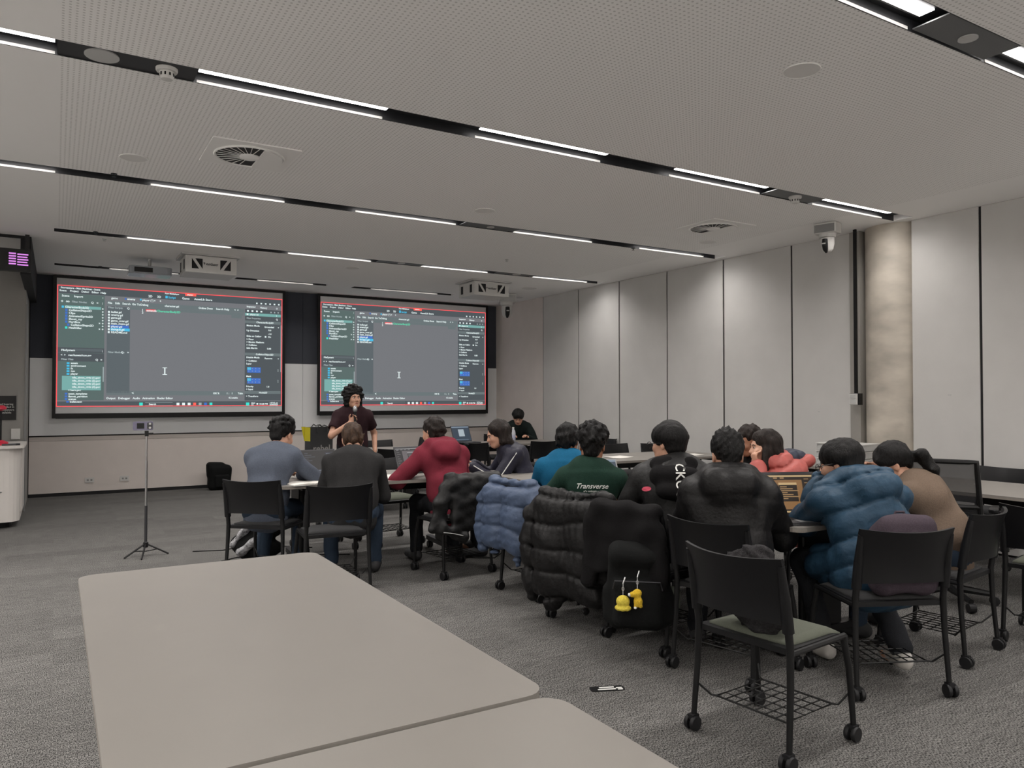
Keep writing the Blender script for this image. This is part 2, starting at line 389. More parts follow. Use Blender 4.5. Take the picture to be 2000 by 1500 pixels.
# plaque and plate
t = thing('wall_plaque', 'black notice with white lettering above the red microphone', 'sign', (-0.55, 11.34, 1.30))
obj('plate', MB().b2(-0.35, 0.13, -0.01, 0.0, -0.15, 0.15), M_FRAME, t)
def flat_text(parent, items, m, name='lettering'):
    mb = MB()
    for body, size, x, z, al in items:
        vs, fs = text_mesh(body, size, al)
        mb.add([(x + v.x, -0.0125, z + v.y) for v in vs], fs)
    return obj(name, mb, m, parent)
flat_text(t, [('Assisted hearing', 0.034, 0.10, 0.035, 'RIGHT'), ('system is installed in', 0.034, 0.11, 0.0, 'RIGHT'), ('this room. Receivers', 0.034, 0.11, -0.035, 'RIGHT'), ('are available', 0.034, 0.08, -0.07, 'RIGHT')], M_PRINTW)
o = tag(obj('wall_plate', MB().b2(-0.47, -0.375, 11.33, 11.352, 0.91, 1.04), M_WHITE), 'blank white wall plate right of the lectern microphone', 'wall plate')

# power outlets on the dado
for x, lb in ((0.44, 'white double power outlet low on the front wall, nearer the lectern'), (0.90, 'white double power outlet low on the front wall, nearer the tripod')):
    t = thing('power_outlet', lb, 'outlet', (x, YF - 0.012, 0.215), 0, 'outlets below the left screen')
    obj('plate', MB().b2(-0.06, 0.06, -0.008, 0.0, -0.037, 0.037), M_WHITE, t)
    obj('socket', MB().b2(-0.035, -0.01, -0.0095, -0.008, -0.012, 0.012), M_GREY, t); obj('socket', MB().b2(0.012, 0.037, -0.0095, -0.008, -0.012, 0.012), M_GREY, t)

# ------------------------------------------------------------------ projection screens with the shared editor picture
UI = {}
def ui_mat(key, r, g, b, e=1.0):
    c = srgb(r, g, b); UI[key] = mat('projected_' + key, c, 0.8, emit=e); return UI[key]
KE = [('bg', 108, 110, 114), ('dock', 84, 100, 98), ('dark', 74, 80, 84), ('edge', 235, 84, 88), ('white', 214, 226, 226), ('cyan', 70, 176, 214), ('blue', 64, 106, 186), ('sel', 112, 160, 156), ('red', 244, 96, 84), ('green', 88, 206, 166), ('grey', 150, 162, 164), ('teal', 60, 210, 196), ('file', 86, 94, 98), ('bar', 98, 108, 110)]
UIM = []; UIX = {}
for i, (k, r, g, b) in enumerate(KE):
    c = srgb(r, g, b); m = bpy.data.materials.new('projected_' + k); m.use_nodes = True
    bs = m.node_tree.nodes['Principled BSDF']; bs.inputs['Base Color'].default_value = (0.02, 0.02, 0.02, 1); bs.inputs['Roughness'].default_value = 0.9; bs.inputs['Specular IOR Level'].default_value = 0
    bs.inputs['Emission Color'].default_value = (*c, 1); bs.inputs['Emission Strength'].default_value = 1.12
    UIM.append(m); UIX[k] = i
def ui_mesh():
    mb = MB(); SX, SZ = 3.19 / 1000, 1.76 / 548
    lay = [0.0]
    def P(u, v): return (u * SX, -lay[0], 1.76 - v * SZ)
    def rect(u, v, w, h, k, l=1):
        lay[0] = l * 0.0012; mb.cur = UIX[k]; mb.add([P(u, v), P(u + w, v), P(u + w, v + h), P(u, v + h)], [(3, 2, 1, 0)])
    def txt(body, u, v, s=13, k='white', al='LEFT'):
        vs, fs = text_mesh(body, s * 1.15 * SZ, al, bold=0.0012)
        mb.cur = UIX[k]; mb.add([(u * SX + q.x, -0.006, 1.76 - (v + s * 0.4) * SZ + q.y) for q in vs], fs)
    rect(0, 0, 1000, 548, 'bg', 0)
    rect(3, 38, 186, 480, 'dock'); rect(3, 3, 994, 34, 'dark'); rect(199, 84, 96, 400, 'file'); rect(199, 60, 612, 20, 'bar'); rect(297, 81, 510, 14, 'bar'); rect(815, 60, 182, 460, 'dark'); rect(815, 80, 178, 14, 'sel', 2); rect(815, 118, 178, 14, 'bar', 2); rect(815, 280, 178, 14, 'bar', 2); rect(815, 472, 178, 14, 'bar', 2)
    rect(199, 474, 612, 20, 'bar'); rect(3, 523, 994, 22, 'dark'); rect(3, 280, 186, 22, 'dark', 2); rect(3, 304, 186, 38, 'dark', 2); rect(66, 284, 118, 12, 'file', 3)
    rect(22, 408, 155, 64, 'sel', 2); rect(30, 91, 145, 13, 'sel', 2); rect(184, 365, 4, 68, 'grey', 3); rect(749, 86, 50, 24, 'bar', 2); rect(992, 135, 3, 240, 'grey', 3)
    for k in range(6): rect(817 + k * 0, 0, 0.01, 0.01, 'dark')
    # red share frame
    rect(0, 0, 1000, 4, 'edge', 3); rect(0, 543, 1000, 4, 'edge', 3); rect(0, 0, 4, 547, 'edge', 3); rect(996, 0, 4, 547, 'edge', 3); rect(534, 2, 50, 12, 'red', 4)
    txt('Pong Multiplayer', 444, 9, 8); txt('sharing', 543, 8, 8, 'white')
    txt('Frogventure - Main Machines - Scene', 14, 12, 9)
    for b, u in (('Scene', 9), ('Project', 50), ('Debug', 95), ('Editor', 136), ('Help', 172)): txt(b, u, 25, 10)
    txt('Scene', 18, 48, 11); txt('Import', 66, 48, 11); txt(':', 180, 48, 12); txt('+', 14, 73, 16); txt('∞', 34, 73, 14); txt('Filter Nodes', 58, 73, 10, 'grey'); txt('Q', 134, 73, 11); txt('=', 156, 73, 11); txt(':', 178, 73, 14)
    rows = [('CharacterBody2D', 18, 0), ('CollisionShape2D', 32, 1), ('Clips', 32, 1), ('AnimatedSprite2D', 32, 1), ('Shoot_ray', 32, 1), ('HurtBox', 32, 1), ('CollisionShape2D', 40, 1), ('HealthBar', 32, 2)]
    for i, (b, u, c) in enumerate(rows):
        v = 98 + i * 13.3; rect(u, v - 5, 9, 10, ['cyan', 'blue', 'teal'][c], 4); txt(b, u + 14, v, 11); txt('o', 178, v, 11)
        if i in (5, 7): txt('x', 166, v, 10)
    txt('FileSystem', 18, 292, 11); txt(':', 180, 292, 12); txt('<  >   res://assets/icon.svg', 16, 314, 10); txt('Filter Files', 18, 333, 10, 'grey'); txt('Q', 154, 333, 11); txt('=', 174, 333, 11)
    for i, b in enumerate(('assets', 'environment', 'fx', 'gun', 'player')): rect(40, 350 + i * 12 - 3, 11, 8, 'cyan', 4); txt(b, 56, 350 + i * 12, 10)
    for i, b in enumerate(('idle_down_right (1).png', 'idle_down_right (2).png', 'idle_down_right (3).png', 'idle_down_right (4).png')): txt(b, 62, 415 + i * 14, 10)
    txt('< hero.png', 46, 472, 10)
    for i, b in enumerate(('asset_templates', 'flames_partition', 'scenes', 'bullet.tscn')): rect(34 + (i == 3) * 6, 484 + i * 12, 10, 8, 'blue', 4); txt(b, 48 + (i == 3) * 6, 488 + i * 12, 10)
    txt('2D', 372, 27, 12); txt('3D', 410, 27, 12); rect(446, 20, 10, 12, 'cyan', 4); txt('Script', 459, 27, 12, 'cyan'); txt('Game', 520, 27, 12); txt('AssetLib Store', 575, 27, 12)
    txt('game', 216, 46, 11); rect(272, 42, 7, 8, 'blue', 4); txt('enemy', 282, 46, 11); rect(336, 42, 7, 8, 'cyan', 4); txt('player (*)', 346, 47, 11); txt('×', 396, 47, 11); txt('+', 420, 47, 13)
    for b, u in (('File', 202), ('Edit', 232), ('Search', 262), ('Go To', 303), ('Debug', 338)): txt(b, u, 69, 11)
    txt('character.gd', 443, 68, 11); txt('Online Docs', 595, 69, 11); txt('Search Help', 676, 69, 11); txt('<  >', 762, 69, 11)
    txt('Filter Scripts', 204, 90, 10, 'grey'); txt('Q', 282, 90, 11)
    for i, b in enumerate(('bullet.gd', 'enemy.gd', 'game.gd', 'game_over.gd', 'main_menu.gd', 'player.gd', 'shotgun.gd', 'README.md')):
        v = 110 + i * 13.4
        if i == 5: rect(214, v - 6, 76, 12, 'blue', 3)
        if i == 6: rect(214, v - 6, 80, 13, 'cyan', 3)
        rect(203, v - 4, 8, 9, 'white', 4); txt(b, 216, v, 11)
    txt('Filter Methods', 204, 296, 10, 'grey'); txt('Q', 258, 296, 11); txt('=', 284, 296, 11)
    txt('1', 344, 94, 12); txt('2', 344, 106, 12); rect(362, 89, 42, 11, 'edge', 3); txt('extends', 364, 95, 12, 'white'); txt('CharacterBody2D', 410, 95, 12, 'green')
    txt('I', 446, 380, 42, 'white', 'CENTER'); rect(436, 362, 20, 3, 'white', 5); rect(436, 394, 20, 3, 'white', 5)
    txt('<', 304, 484, 14); txt('100 %', 663, 484, 11); txt('1 :   1', 728, 484, 11); txt('Tabs', 782, 484, 11)
    for b, u in (('Output', 199), ('Debugger', 248), ('Audio', 309), ('Animation', 350), ('Shader Editor', 412)): txt(b, u, 508, 11)
    txt('4.3.stable', 738, 506, 10)
    rect(337, 529, 15, 14, 'teal', 4); txt('Search', 378, 536, 10); rect(362, 529, 120, 1, 'grey', 4); rect(362, 542, 120, 1, 'grey', 4)
    for i, k in enumerate(('white', 'white', 'white', 'red', 'grey', 'blue', 'teal')): rect(499 + i * 25, 530, 13, 12, k, 4)
    rect(822, 530, 16, 15, 'teal', 4); txt('ENG', 848, 533, 8); txt('US', 848, 541, 8); txt('● 10:28 PM', 872, 537, 10); txt('1:07:42 pm', 938, 532, 8); txt('26/06/2025', 938, 541, 8)
    txt('Inspector', 822, 48, 10); txt('History', 888, 50, 10); txt('⊙', 968, 50, 10)
    for i in range(6): rect(868 + i * 22, 26, 8, 7, 'white', 4)
    for i in range(4): rect(824 + i * 22, 66, 9, 8, 'white', 4)
    for i in range(3): rect(940 + i * 18, 68, 6, 7, 'grey', 4)
    rect(822, 83, 9, 8, 'white', 4); txt('player.gd', 838, 87, 10); txt('v', 968, 87, 10); txt('Filter Properties', 822, 106, 9, 'grey'); txt('Q', 968, 106, 10)
    txt('CharacterBody2D', 870, 125, 10)
    for b, v in (('Motion Mode', 143), ('Up Direction', 168), ('Slide on Ceiling', 196), ('> Floor', 212), ('> Moving Platform', 226), ('> Collision', 241), ('Safe Margin', 256), ('Disable Mode', 303), ('> Collision', 320), ('Layer', 335), ('Mask', 398), ('Priority', 449), ('> Input', 463), ('> Transform', 498)): txt(b, 822, v, 10)
    txt('Grounded', 910, 147, 10); txt('0.0', 930, 163, 10); txt('-1.0', 928, 182, 10); rect(912, 193, 8, 8, 'white', 4); txt('On', 928, 197, 10); txt('0.08', 924, 257, 10); txt('CollisionObject2D', 868, 287, 10); txt('Remove', 912, 306, 10); txt('v', 978, 147, 10); txt('v', 978, 306, 10); txt('Node2D', 885, 480, 10); txt('1.0', 922, 450, 10)
    for v in (353, 408):
        rect(827, v, 66, 27, 'blue', 3); rect(827, v, 18, 13, 'cyan', 4); txt('⋮', 978, v + 14, 14)
        for c in range(4):
            for r in range(2): rect(833 + c * 17, v + 4 + r * 13, 3, 4, 'grey', 5)
    return mb
UIME = ui_mesh().mesh('editor_picture')
for m in UIM: UIME.materials.append(m)
M_SCREEN = mat('projection_fabric', (0.72, 0.73, 0.74), 0.9)
for k, (x0, lb) in enumerate(((0.0, 'left projection screen showing a code editor inside a red outline'), (3.83, 'right projection screen behind the standing presenter'))):
    t = thing('projection_screen', lb, 'projection screen', (x0, 12.72, 1.2), 0, 'projection screens on the front wall')
    obj('fabric', MB().b2(0, 3.2, 0.0, 0.012, 0.0, 1.95), M_SCREEN, t)
    for nm, bx in (('border', (-0.045, 0.0, -0.008, 0.02, -0.07, 1.985)), ('border', (3.2, 3.245, -0.008, 0.02, -0.07, 1.985)), ('border', (0, 3.2, -0.008, 0.02, 1.95, 1.985)), ('bottom_bar', (0, 3.2, -0.015, 0.03, -0.075, 0.0))):
        obj(nm, MB().b2(*bx), M_FRAME, t)
    p = obj('displayed_editor_window', UIME, UIM, t); p.location = (0.005, -0.002, 0.092)

# ------------------------------------------------------------------ ceiling fittings
M_VENTD = mat('diffuser_dark', (0.03, 0.03, 0.03), 0.8)
for k, (x, y, lb) in enumerate(((1.2, 5.74, 'round swirl air vent with radial blades, left side of the ceiling'), (5.85, 5.70, 'round swirl air vent with radial blades, near the panelled wall'))):
    t = thing('air_vent', lb, 'air vent', (x, y, H), 0, 'swirl vents in the ceiling')
    obj('square_plate', MB().b2(-0.30, 0.30, -0.30, 0.30, -0.008, 0.0), M_PAINT, t)
    obj('dark_disc', MB().lathe([(0.235, -0.012), (0.235, -0.008)], 40), M_VENTD, t)
    obj('hub', MB().lathe([(0.05, -0.03), (0.07, -0.022), (0.07, -0.012)], 24), M_PAINT, t, smooth='auto')
    obj('ring', MB().tube([(0.24 * math.cos(a * math.pi / 20), 0.24 * math.sin(a * math.pi / 20), -0.013) for a in range(40)], 0.009, 6, True), M_PAINT, t)
    n = 26
    for i in range(n):
        a = 2 * math.pi * i / n
        if k == 0 and math.cos(a - 0.1) > 0.2 or k == 1 and math.cos(a - 0.1) > 0.1: continue
        R = Matrix.Rotation(a, 3, 'Z')
        obj('blade', MB().box(R @ Vector((0.15, 0, -0.0145)), (0.17, 0.004, 0.003), R), M_PAINT, t)
    pts = [(0.232 * math.cos(a), 0.232 * math.sin(a)) for a in [math.radians(-75 + 150 * i / 16) for i in range(17)]]
    obj('blanking_plate', MB().prism(pts, -0.024, -0.012), M_PAINT, t)
for k, (x, y, r, lb) in enumerate(((0.48, 6.24, 0.10, 'left of the swirl vent'), (3.47, 6.3, 0.10, 'in the middle of the ceiling'), (6.34, 6.26, 0.10, 'beside the right swirl vent'), (3.45, 2.71, 0.10, 'large and near, top right'), (3.45, 10.0, 0.10, 'between the projectors'), (6.55, 10.4, 0.13, 'near the far right camera'), (6.95, 11.45, 0.12, 'in the far right ceiling corner'))):
    t = thing('ceiling_speaker', 'flat round ceiling speaker grille, ' + lb, 'speaker', (x, y, H), 0, 'round ceiling speakers')
    obj('grille', MB().lathe([(r * 0.94, -0.006), (r * 0.94, 0.0)], 32), mat('speaker_grille', (0.74, 0.73, 0.71), 0.9), t)
    obj('rim', MB().tube([(r * 0.96 * math.cos(a * math.pi / 16), r * 0.96 * math.sin(a * math.pi / 16), -0.004) for a in range(32)], 0.004, 6, True), M_PAINT, t)
# things inside the slots
for x, y, r, lb in ((0.19, 4.472, 0.082, 'large white disc cover in the dark slot, left'), (3.86, 2.052, 0.045, 'small white disc in the top right slot'), (3.87, 6.9, 0.04, 'small white disc in the middle slot'), (3.9, 9.36, 0.05, 'white disc in the slot over the presenter'), (5.68, 9.36, 0.06, 'white disc in the slot left of the far camera')):
    t = thing('slot_cover_plate', 'grey filler plate with ' + lb, 'cover plate', (x, y, H), 0)
    dark = x < 1
    w = 0.32 if not dark else 0.5
    if not dark: obj('filler', MB().b2(-w, w, -0.09, 0.09, 0.006, 0.012), mat('slot_filler_grey', (0.10, 0.105, 0.11), 0.5), t)
    else: obj('filler', MB().b2(-0.2, 0.46, -0.098, 0.098, 0.006, 0.012), M_BLACK, t)
    obj('disc', MB().lathe([(r, 0.0), (r, 0.008)], 32), M_OFFW, t, smooth='auto')
for x, y, lb in ((0.50, 4.475, 'white smoke detector in the slot at the left'), (5.6, 4.475, 'white smoke detector in the slot by the panelled wall')):
    t = thing('smoke_detector', lb, 'smoke detector', (x, y, H), 0, 'smoke detectors')
    obj('base', MB().lathe([(0.052, -0.012), (0.056, -0.004), (0.056, 0.012)], 24), M_WHITE, t, smooth='auto')
    obj('chamber', MB().lathe([(0.012, -0.056), (0.03, -0.052), (0.038, -0.036), (0.036, -0.012)], 24), M_WHITE, t, smooth='auto')
    for i in range(10):
        R = RZ(36 * i); obj('vent_slot', MB().box(R @ Vector((0.036, 0, -0.030)), (0.006, 0.008, 0.016), R), M_FRAME, t)
    if x > 5: obj('filler', MB().b2(-0.33, 0.30, -0.09, 0.09, 0.006, 0.012), mat('slot_filler_grey', (0.10, 0.105, 0.11), 0.5), t)
for i, (x, y) in enumerate(((0.45, 9.6), (0.38, 6.77), (0.35, 9.24), (5.85, 6.98), (0.95, 11.7), (4.95, 8.4), (0.5, 11.64))):
    t = thing('sprinkler_head', 'tiny sprinkler head on the ceiling, ' + ['left of the projector', 'under the left slot', 'at the end of the far slot', 'near the right swirl vent', 'by the screen slot', 'mid ceiling far right', 'over the left screen'][i], 'sprinkler', (x, y, H), 0, 'sprinkler heads')
    obj('rosette', MB().lathe([(0.022, -0.006), (0.024, 0.0)], 16), M_OFFW if i in (0, 5) else M_FRAME, t)
    obj('deflector', MB().lathe([(0.004, -0.006), (0.004, -0.022), (0.016, -0.022), (0.016, -0.025)], 12), M_OFFW if i in (0, 5) else M_FRAME, t)

def projector_housing(x0, y0, lb):
    t = thing('projector_housing', lb, 'projector', (x0, y0, H), 0, 'projector housings under the ceiling')
    W, Hh, Dp = 0.60, 0.235, 0.50
    obj('body', MB().b2(0, W, 0, Dp, -Hh, -0.025), M_WHITE, t, bevel=0.006)
    obj('top_flange', MB().b2(-0.04, W + 0.04, -0.02, Dp + 0.04, -0.022, -0.001), M_OFFW, t)
    for cx, sgn in ((0.135, 1), (0.465, -1)):
        a = 0.062
        obj('vent_opening', MB().prism([(cx - a, a), (cx - a, -a), (cx + a * 0.35, -a)] if sgn > 0 else [(cx + a, a), (cx + a, -a), (cx - a * 0.35, -a)], -0.002, 0.002, (0, -0.001, -0.125), RX(90)), M_DARKGAP, t)
        obj('vent_opening', MB().prism([(cx + a, a), (cx - a * 0.35, a), (cx + a, -a)] if sgn > 0 else [(cx - a, a), (cx + a * 0.35, a), (cx - a, -a)], -0.002, 0.002, (0, -0.001, -0.125), RX(90)), M_DARKGAP, t)
    for yy in (0.07, 0.36):
        obj('side_vent', MB().b2(-0.002, 0.001, yy, yy + 0.07, -0.19, -0.07), M_DARKGAP, t)
    mb = MB(); vs, fs = text_mesh('vantlaser', 0.048, 'LEFT', bold=0.0012)
    mb.add([(0.232 + v.x * 0.85, -0.0015, -0.137 + v.y) for v in vs], fs)
    mb.add([(0.205, -0.0015, -0.105), (0.226, -0.0015, -0.105), (0.2155, -0.0015, -0.14)], [(0, 1, 2)])
    obj('lettering', mb, M_DKMETAL, t)
    return t
projector_housing(1.34, 9.98, 'white slotted projector housing left of centre with dark triangular vents')
projector_housing(5.33, 10.0, 'white slotted projector housing right, above the right screen')
t = thing('projector', 'glossy grey projector hanging beside the left housing', 'projector', (1.02, 10.75, H), 0)
M_GLOSS = mat('glossy_grey_plastic', (0.35, 0.37, 0.40), 0.12)
obj('body', MB().rbox((0, 0, -0.16), (0.50, 0.34, 0.10), 0.06), M_GLOSS, t, bevel=0.01)
obj('pole', MB().tube([(0, 0, -0.11), (0, 0, 0)], 0.02, 10), M_OFFW, t)
obj('vent_opening', MB().b2(-0.19, 0.02, -0.174, -0.168, -0.19, -0.13), M_FRAME, t)
obj('lens', MB().lathe([(0.035, 0.0), (0.035, 0.02)], 20, (0.1, 0.17, -0.16), RX(-90)), M_FRAME, t)

def ptz(loc, rz, lb, plate):
    t = thing('ptz_camera', lb, 'camera', loc, rz, 'ceiling cameras')
    dz = H - loc[2]
    obj('mount_box', MB().b2(-0.11, 0.11, -0.08, 0.08, dz - 0.11, dz - 0.002), M_WHITE, t, bevel=0.006)
    obj('port_panel', MB().b2(-0.10, 0.10, -0.084, -0.080, dz - 0.10, dz - 0.02), M_GREY if plate else M_OFFW, t)
    obj('base', MB().lathe([(0.06, dz - 0.15), (0.078, dz - 0.145), (0.085, dz - 0.11)], 28), M_WHITE, t, smooth='auto')
    obj('camera_head', MB().lathe([(0.01, dz - 0.30), (0.035, dz - 0.293), (0.055, dz - 0.265), (0.066, dz - 0.21), (0.066, dz - 0.15)], 28), M_WHITE, t, smooth='auto')
    obj('lens_band', MB().tube([(0, -0.066, dz - 0.17), (0, -0.068, dz - 0.22), (0, -0.055, dz - 0.27), (0, -0.03, dz - 0.30)], [0.026, 0.03, 0.026, 0.012], 12), M_FRAME, t, smooth='auto')
    obj('status_light', MB().b2(-0.018, 0.018, -0.1, -0.097, dz - 0.225, dz - 0.212), M_OFFW, t)
    return t
ptz((6.72, 4.98, 3.0), math.radians(-75), 'white dome camera hanging from the ceiling in front of the concrete column', True)
t = ptz((6.60, 11.2, 3.0), math.radians(-22), 'white dome camera with black front beside the right screen', False)
t.scale = (1.35, 1.35, 1.35); t.location[2] = H - (H - 3.0) * 1.35

# ------------------------------------------------------------------ furniture
def make_chair(name='caster_chair'):
    t = empty(name)
    for s in (-1, 1):
        l = obj('rear_leg', MB().tube([(s * .232, -.225, .055), (s * .226, -.205, .30), (s * .222, -.20, .46), (s * .222, -.215, .56)], [.012, .014, .016, .016], 10), M_FRAME, t, smooth='auto')
        l2 = obj('front_leg', MB().tube([(s * .232, .225, .055), (s * .225, .205, .30), (s * .215, .18, .435)], [.012, .014, .015], 10), M_FRAME, t, smooth='auto')
        obj('side_rail', MB().tube([(s * .222, -.20, .435), (s * .215, .19, .435)], .013, 8), M_FRAME, t, smooth='auto')
        obj('back_upright', MB().tube([(s * .222, -.21, .52), (s * .222, -.228, .64), (s * .224, -.258, .78)], [.024, .022, .014], 10), M_CHAIRB, t, smooth='auto')
        for leg, yy in ((l, -.225), (l2, .225)):
            m_ = MB()
            for d in (-.016, .016): m_.lathe([(.014, -.009), (.029, -.009), (.032, -.004), (.032, .004), (.029, .009), (.014, .009)], 16, (s * .232 + d, yy - .008, .032), RY(90))
            m_.box((s * .232, yy - .004, .056), (.03, .04, .022))
            obj('caster', m_, M_RUBBER, leg, smooth='auto')
    def seat(u, v): return (u * (.225 - .01 * v), -.20 + .415 * v, .452 - .02 * (v > .8) * (v - .8) / .2 - .008 * (1 - u * u) * (1 - abs(2 * v - 1)))
    obj('seat_pan', MB().surf(seat, 8, 10, -.024, lambda u, v: (0, 0, 1)), M_CHAIRB, t, smooth='auto')
    def pad(u, v): return (u * .195, -.165 + .355 * v, .474 - .012 * max(abs(u) ** 6, abs(2 * v - 1) ** 6) - .018 * (v > .85) * (v - .85) / .15)
    obj('seat_pad', MB().surf(pad, 10, 10, -.022, lambda u, v: (0, 0, 1)), M_PADBLACK, t, smooth=True)
    def back(u, v):
        w = .226 + .008 * v
        return (u * w, -.222 - .052 * v * v - .062 * (1 - u * u), .545 + .012 * (1 - u * u) * (v - .5) * -2 + .265 * v)
    obj('backrest', MB().surf(back, 16, 8, .017, lambda u, v: (0, 1, 0)), M_CHAIRB, t, smooth='auto')
    m_ = MB(); zb = .145
    rim = [(-.17, -.15, zb), (.17, -.15, zb), (.17, .17, zb), (-.17, .17, zb)]
    m_.tube(rim, .0045, 6, True)
    for s in (-1, 1):
        m_.tube([(s * .17, -.15, zb), (s * .19, -.16, zb), (s * .227, -.21, .20)], .0045, 6); m_.tube([(s * .17, .17, zb), (s * .19, .18, zb), (s * .224, .21, .20)], .0045, 6)
    for i in range(1, 7): m_.tube([(-.17 + .34 * i / 7, -.15, zb + .002), (-.17 + .34 * i / 7, .17, zb + .002)], .003, 5)
    for i in range(1, 5): m_.tube([(-.17, -.15 + .32 * i / 5, zb - .002), (.17, -.15 + .32 * i / 5, zb - .002)], .003, 5)
    obj('wire_basket', m_, M_WIRE, t)
    return t
chair0 = make_chair()
CH = []
def place_chair(x, y, f, label, group='black chairs on casters', green=False):
    c = chair0 if not CH else copy_tree(chair0)
    CH.append(c)
    c.location = (x, y, 0); c.rotation_euler = (0, 0, facing(f)); tag(c, label, 'chair', group)
    if green:
        for ch in c.children:
            if ch.name.startswith('seat_pad'):
                ch.data = ch.data.copy(); ch.data.materials[0] = M_PADGREEN
    return c
def to_world(c, p):
    a = c.rotation_euler[2]; return (c.location[0] + p[0] * math.cos(a) - p[1] * math.sin(a), c.location[1] + p[0] * math.sin(a) + p[1] * math.cos(a), p[2])

C_R = place_chair(3.55, 2.37, (.42, .9), 'black chair with a purple-grey backpack on its seat, blue coat sitter')
C_NEAR = place_chair(2.61, 2.22, (.99, .09), 'empty black chair nearest the camera with olive seat, wire basket beneath', green=True)
C_RR = place_chair(4.32, 2.50, (-.15, .98), 'black chair under the sitter in the brown sweater')
C_G = place_chair(5.05, 2.2, (.95, .2), 'black chair with olive seat cut by the right edge of the photo', green=True)
C_P10 = place_chair(3.08, 2.86, (.96, .2), 'black chair under the sitter in the black puffer jacket')
C_P9 = place_chair(3.08, 3.42, (.98, .1), 'black chair carrying the black backpack with yellow plush charms')
C_P8 = place_chair(3.06, 3.98, (.95, .3), 'black chair with a black puffer jacket over its back')
C_P7 = place_chair(3.1, 4.72, (.98, .1), 'black chair with a blue puffer jacket over its back')
C_1 = place_chair(1.44, 6.12, (.66, .75), 'black chair under the sitter in the grey-blue sweater, left of the group')
C_2 = place_chair(1.76, 5.53, (.1, .99), 'black chair behind the charcoal shirt sitter', green=False)
C_3 = place_chair(2.82, 5.66, (-.12, .99), 'black chair with a dark jacket hung on it behind the maroon hoodie')
C_5 = place_chair(3.84, 6.02, (-.95, .25), 'black chair under the sitter in the navy jacket')
C_12 = place_chair(4.66, 3.82, (-1, .1), 'black chair under the sitter in the coral jacket')
C_11 = place_chair(4.72, 4.52, (-1, .1), 'black chair under the sitter hidden behind the black puffer')
C_6 = place_chair(6.42, 11.1, (-.3, -.95), 'black chair under the sitter at the far right table')
BK = [((3.62, 8.98), (.15, .99), 'empty black chair tucked at the back table right of the presenter'), ((2.75, 8.62), (0, 1), 'empty black chair in front of the printed black shopping bag'),
      ((4.05, 10.35), (0, -1), 'empty black chair beyond the back table, facing the camera'), ((4.75, 10.75), (-.95, -.3), 'empty black chair seen side on by the front wall'),
      ((4.5, 9.3), (-.9, .4), 'empty black chair at the right end of the back table'), ((5.1, 9.55), (.6, .8), 'empty black chair behind the maroon hoodie at the far table'),
      ((6.05, 9.45), (0, 1), 'empty black chair in front of the white water bottle'), ((6.45, 7.85), (0, -1), 'empty black chair beyond the middle table, left of the pair'),
      ((7.02, 7.7), (-.1, -1), 'empty black chair beyond the middle table, right of the pair'), ((7.0, 9.3), (-1, 0), 'empty black chair against the panelled wall behind the curly head'),
      ((6.95, 3.55), (-1, 0), 'empty black chair at the far side of the right-hand table'), ((2.2, 7.15), (0, -1), 'empty black chair across the laptop table, left'), ((2.85, 7.1), (.1, -1), 'empty black chair across the laptop table, right')]
for (p, f, lb) in BK: place_chair(p[0], p[1], f, lb, green=lb.endswith(('left', 'right')))

def make_table(L, W, x, y, rz, label, legs=True):
    t = thing('table', label, 'table', (x, y, 0), rz, 'white meeting tables')
    zt = .74
    obj('tabletop', MB().rbox((0, 0, zt - .006), (L, W, .012), .06, n=6), M_TOP, t)
    obj('edge_band', MB().rbox((0, 0, zt - .0185), (L, W, .013), .06, n=6), M_EDGE, t)
    for s in (-1, 1):
        xx = s * (L / 2 - .22)
        lg = obj('leg', MB().rbox((xx, 0, .40), (.05, .34, .56), .02), M_FRAME, t)
        obj('top_bracket', MB().box((xx, 0, .70), (.08, W - .2, .03)), M_FRAME, lg)
        obj('foot', MB().rbox((xx, 0, .095), (.06, W - .16, .04), .02), M_FRAME, lg)
        for q in (-1, 1):
            m_ = MB()
            for d in (-.014, .014): m_.lathe([(.014, -.008), (.030, -.008), (.032, 0), (.030, .008), (.014, .008)], 14, (xx + d, q * (W / 2 - .12), .032), RY(90))
            m_.box((xx, q * (W / 2 - .12), .065), (.03, .03, .03))
            obj('caster', m_, M_RUBBER, lg, smooth='auto')
    obj('cross_beam', MB().box((0, 0, .64), (L - .44, .05, .06)), M_FRAME, t)
    return t
T1 = make_table(1.88, .91, .535, 2.425, math.pi / 2, 'bare white table in the foreground, whole top visible')
T2 = make_table(1.88, .91, .535, .525, math.pi / 2, 'bare white table at the bottom edge, nearest the camera')
TA = make_table(1.75, .95, 2.40, 6.36, math.radians(-4), 'white table with open notebooks between the charcoal shirt and maroon hoodie')
TB = make_table(1.80, .90, 3.45, 9.62, 0, 'white table with the printed black shopping bag behind the presenter')
TC = make_table(1.70, .90, 6.05, 10.15, 0, 'far white table with the water bottle and tilted laptop')
T5 = make_table(1.80, .90, 3.78, 3.55, math.pi / 2, 'white table with the amber laptop in front of the blue coat')
T6 = make_table(1.80, .90, 3.78, 5.37, math.pi / 2, 'white table in front of the teal fleece and green shirt')
T7 = make_table(1.80, .95, 6.05, 6.95, 0, 'white table with loose papers before the panelled wall')
T8 = make_table(1.80, .95, 6.125, 3.0, math.pi / 2, 'white table at the right edge behind the mesh office chair')
T9 = make_table(0.9, .70, 6.85, 4.95, math.pi / 2, 'white table with stacked trays beside the concrete column')

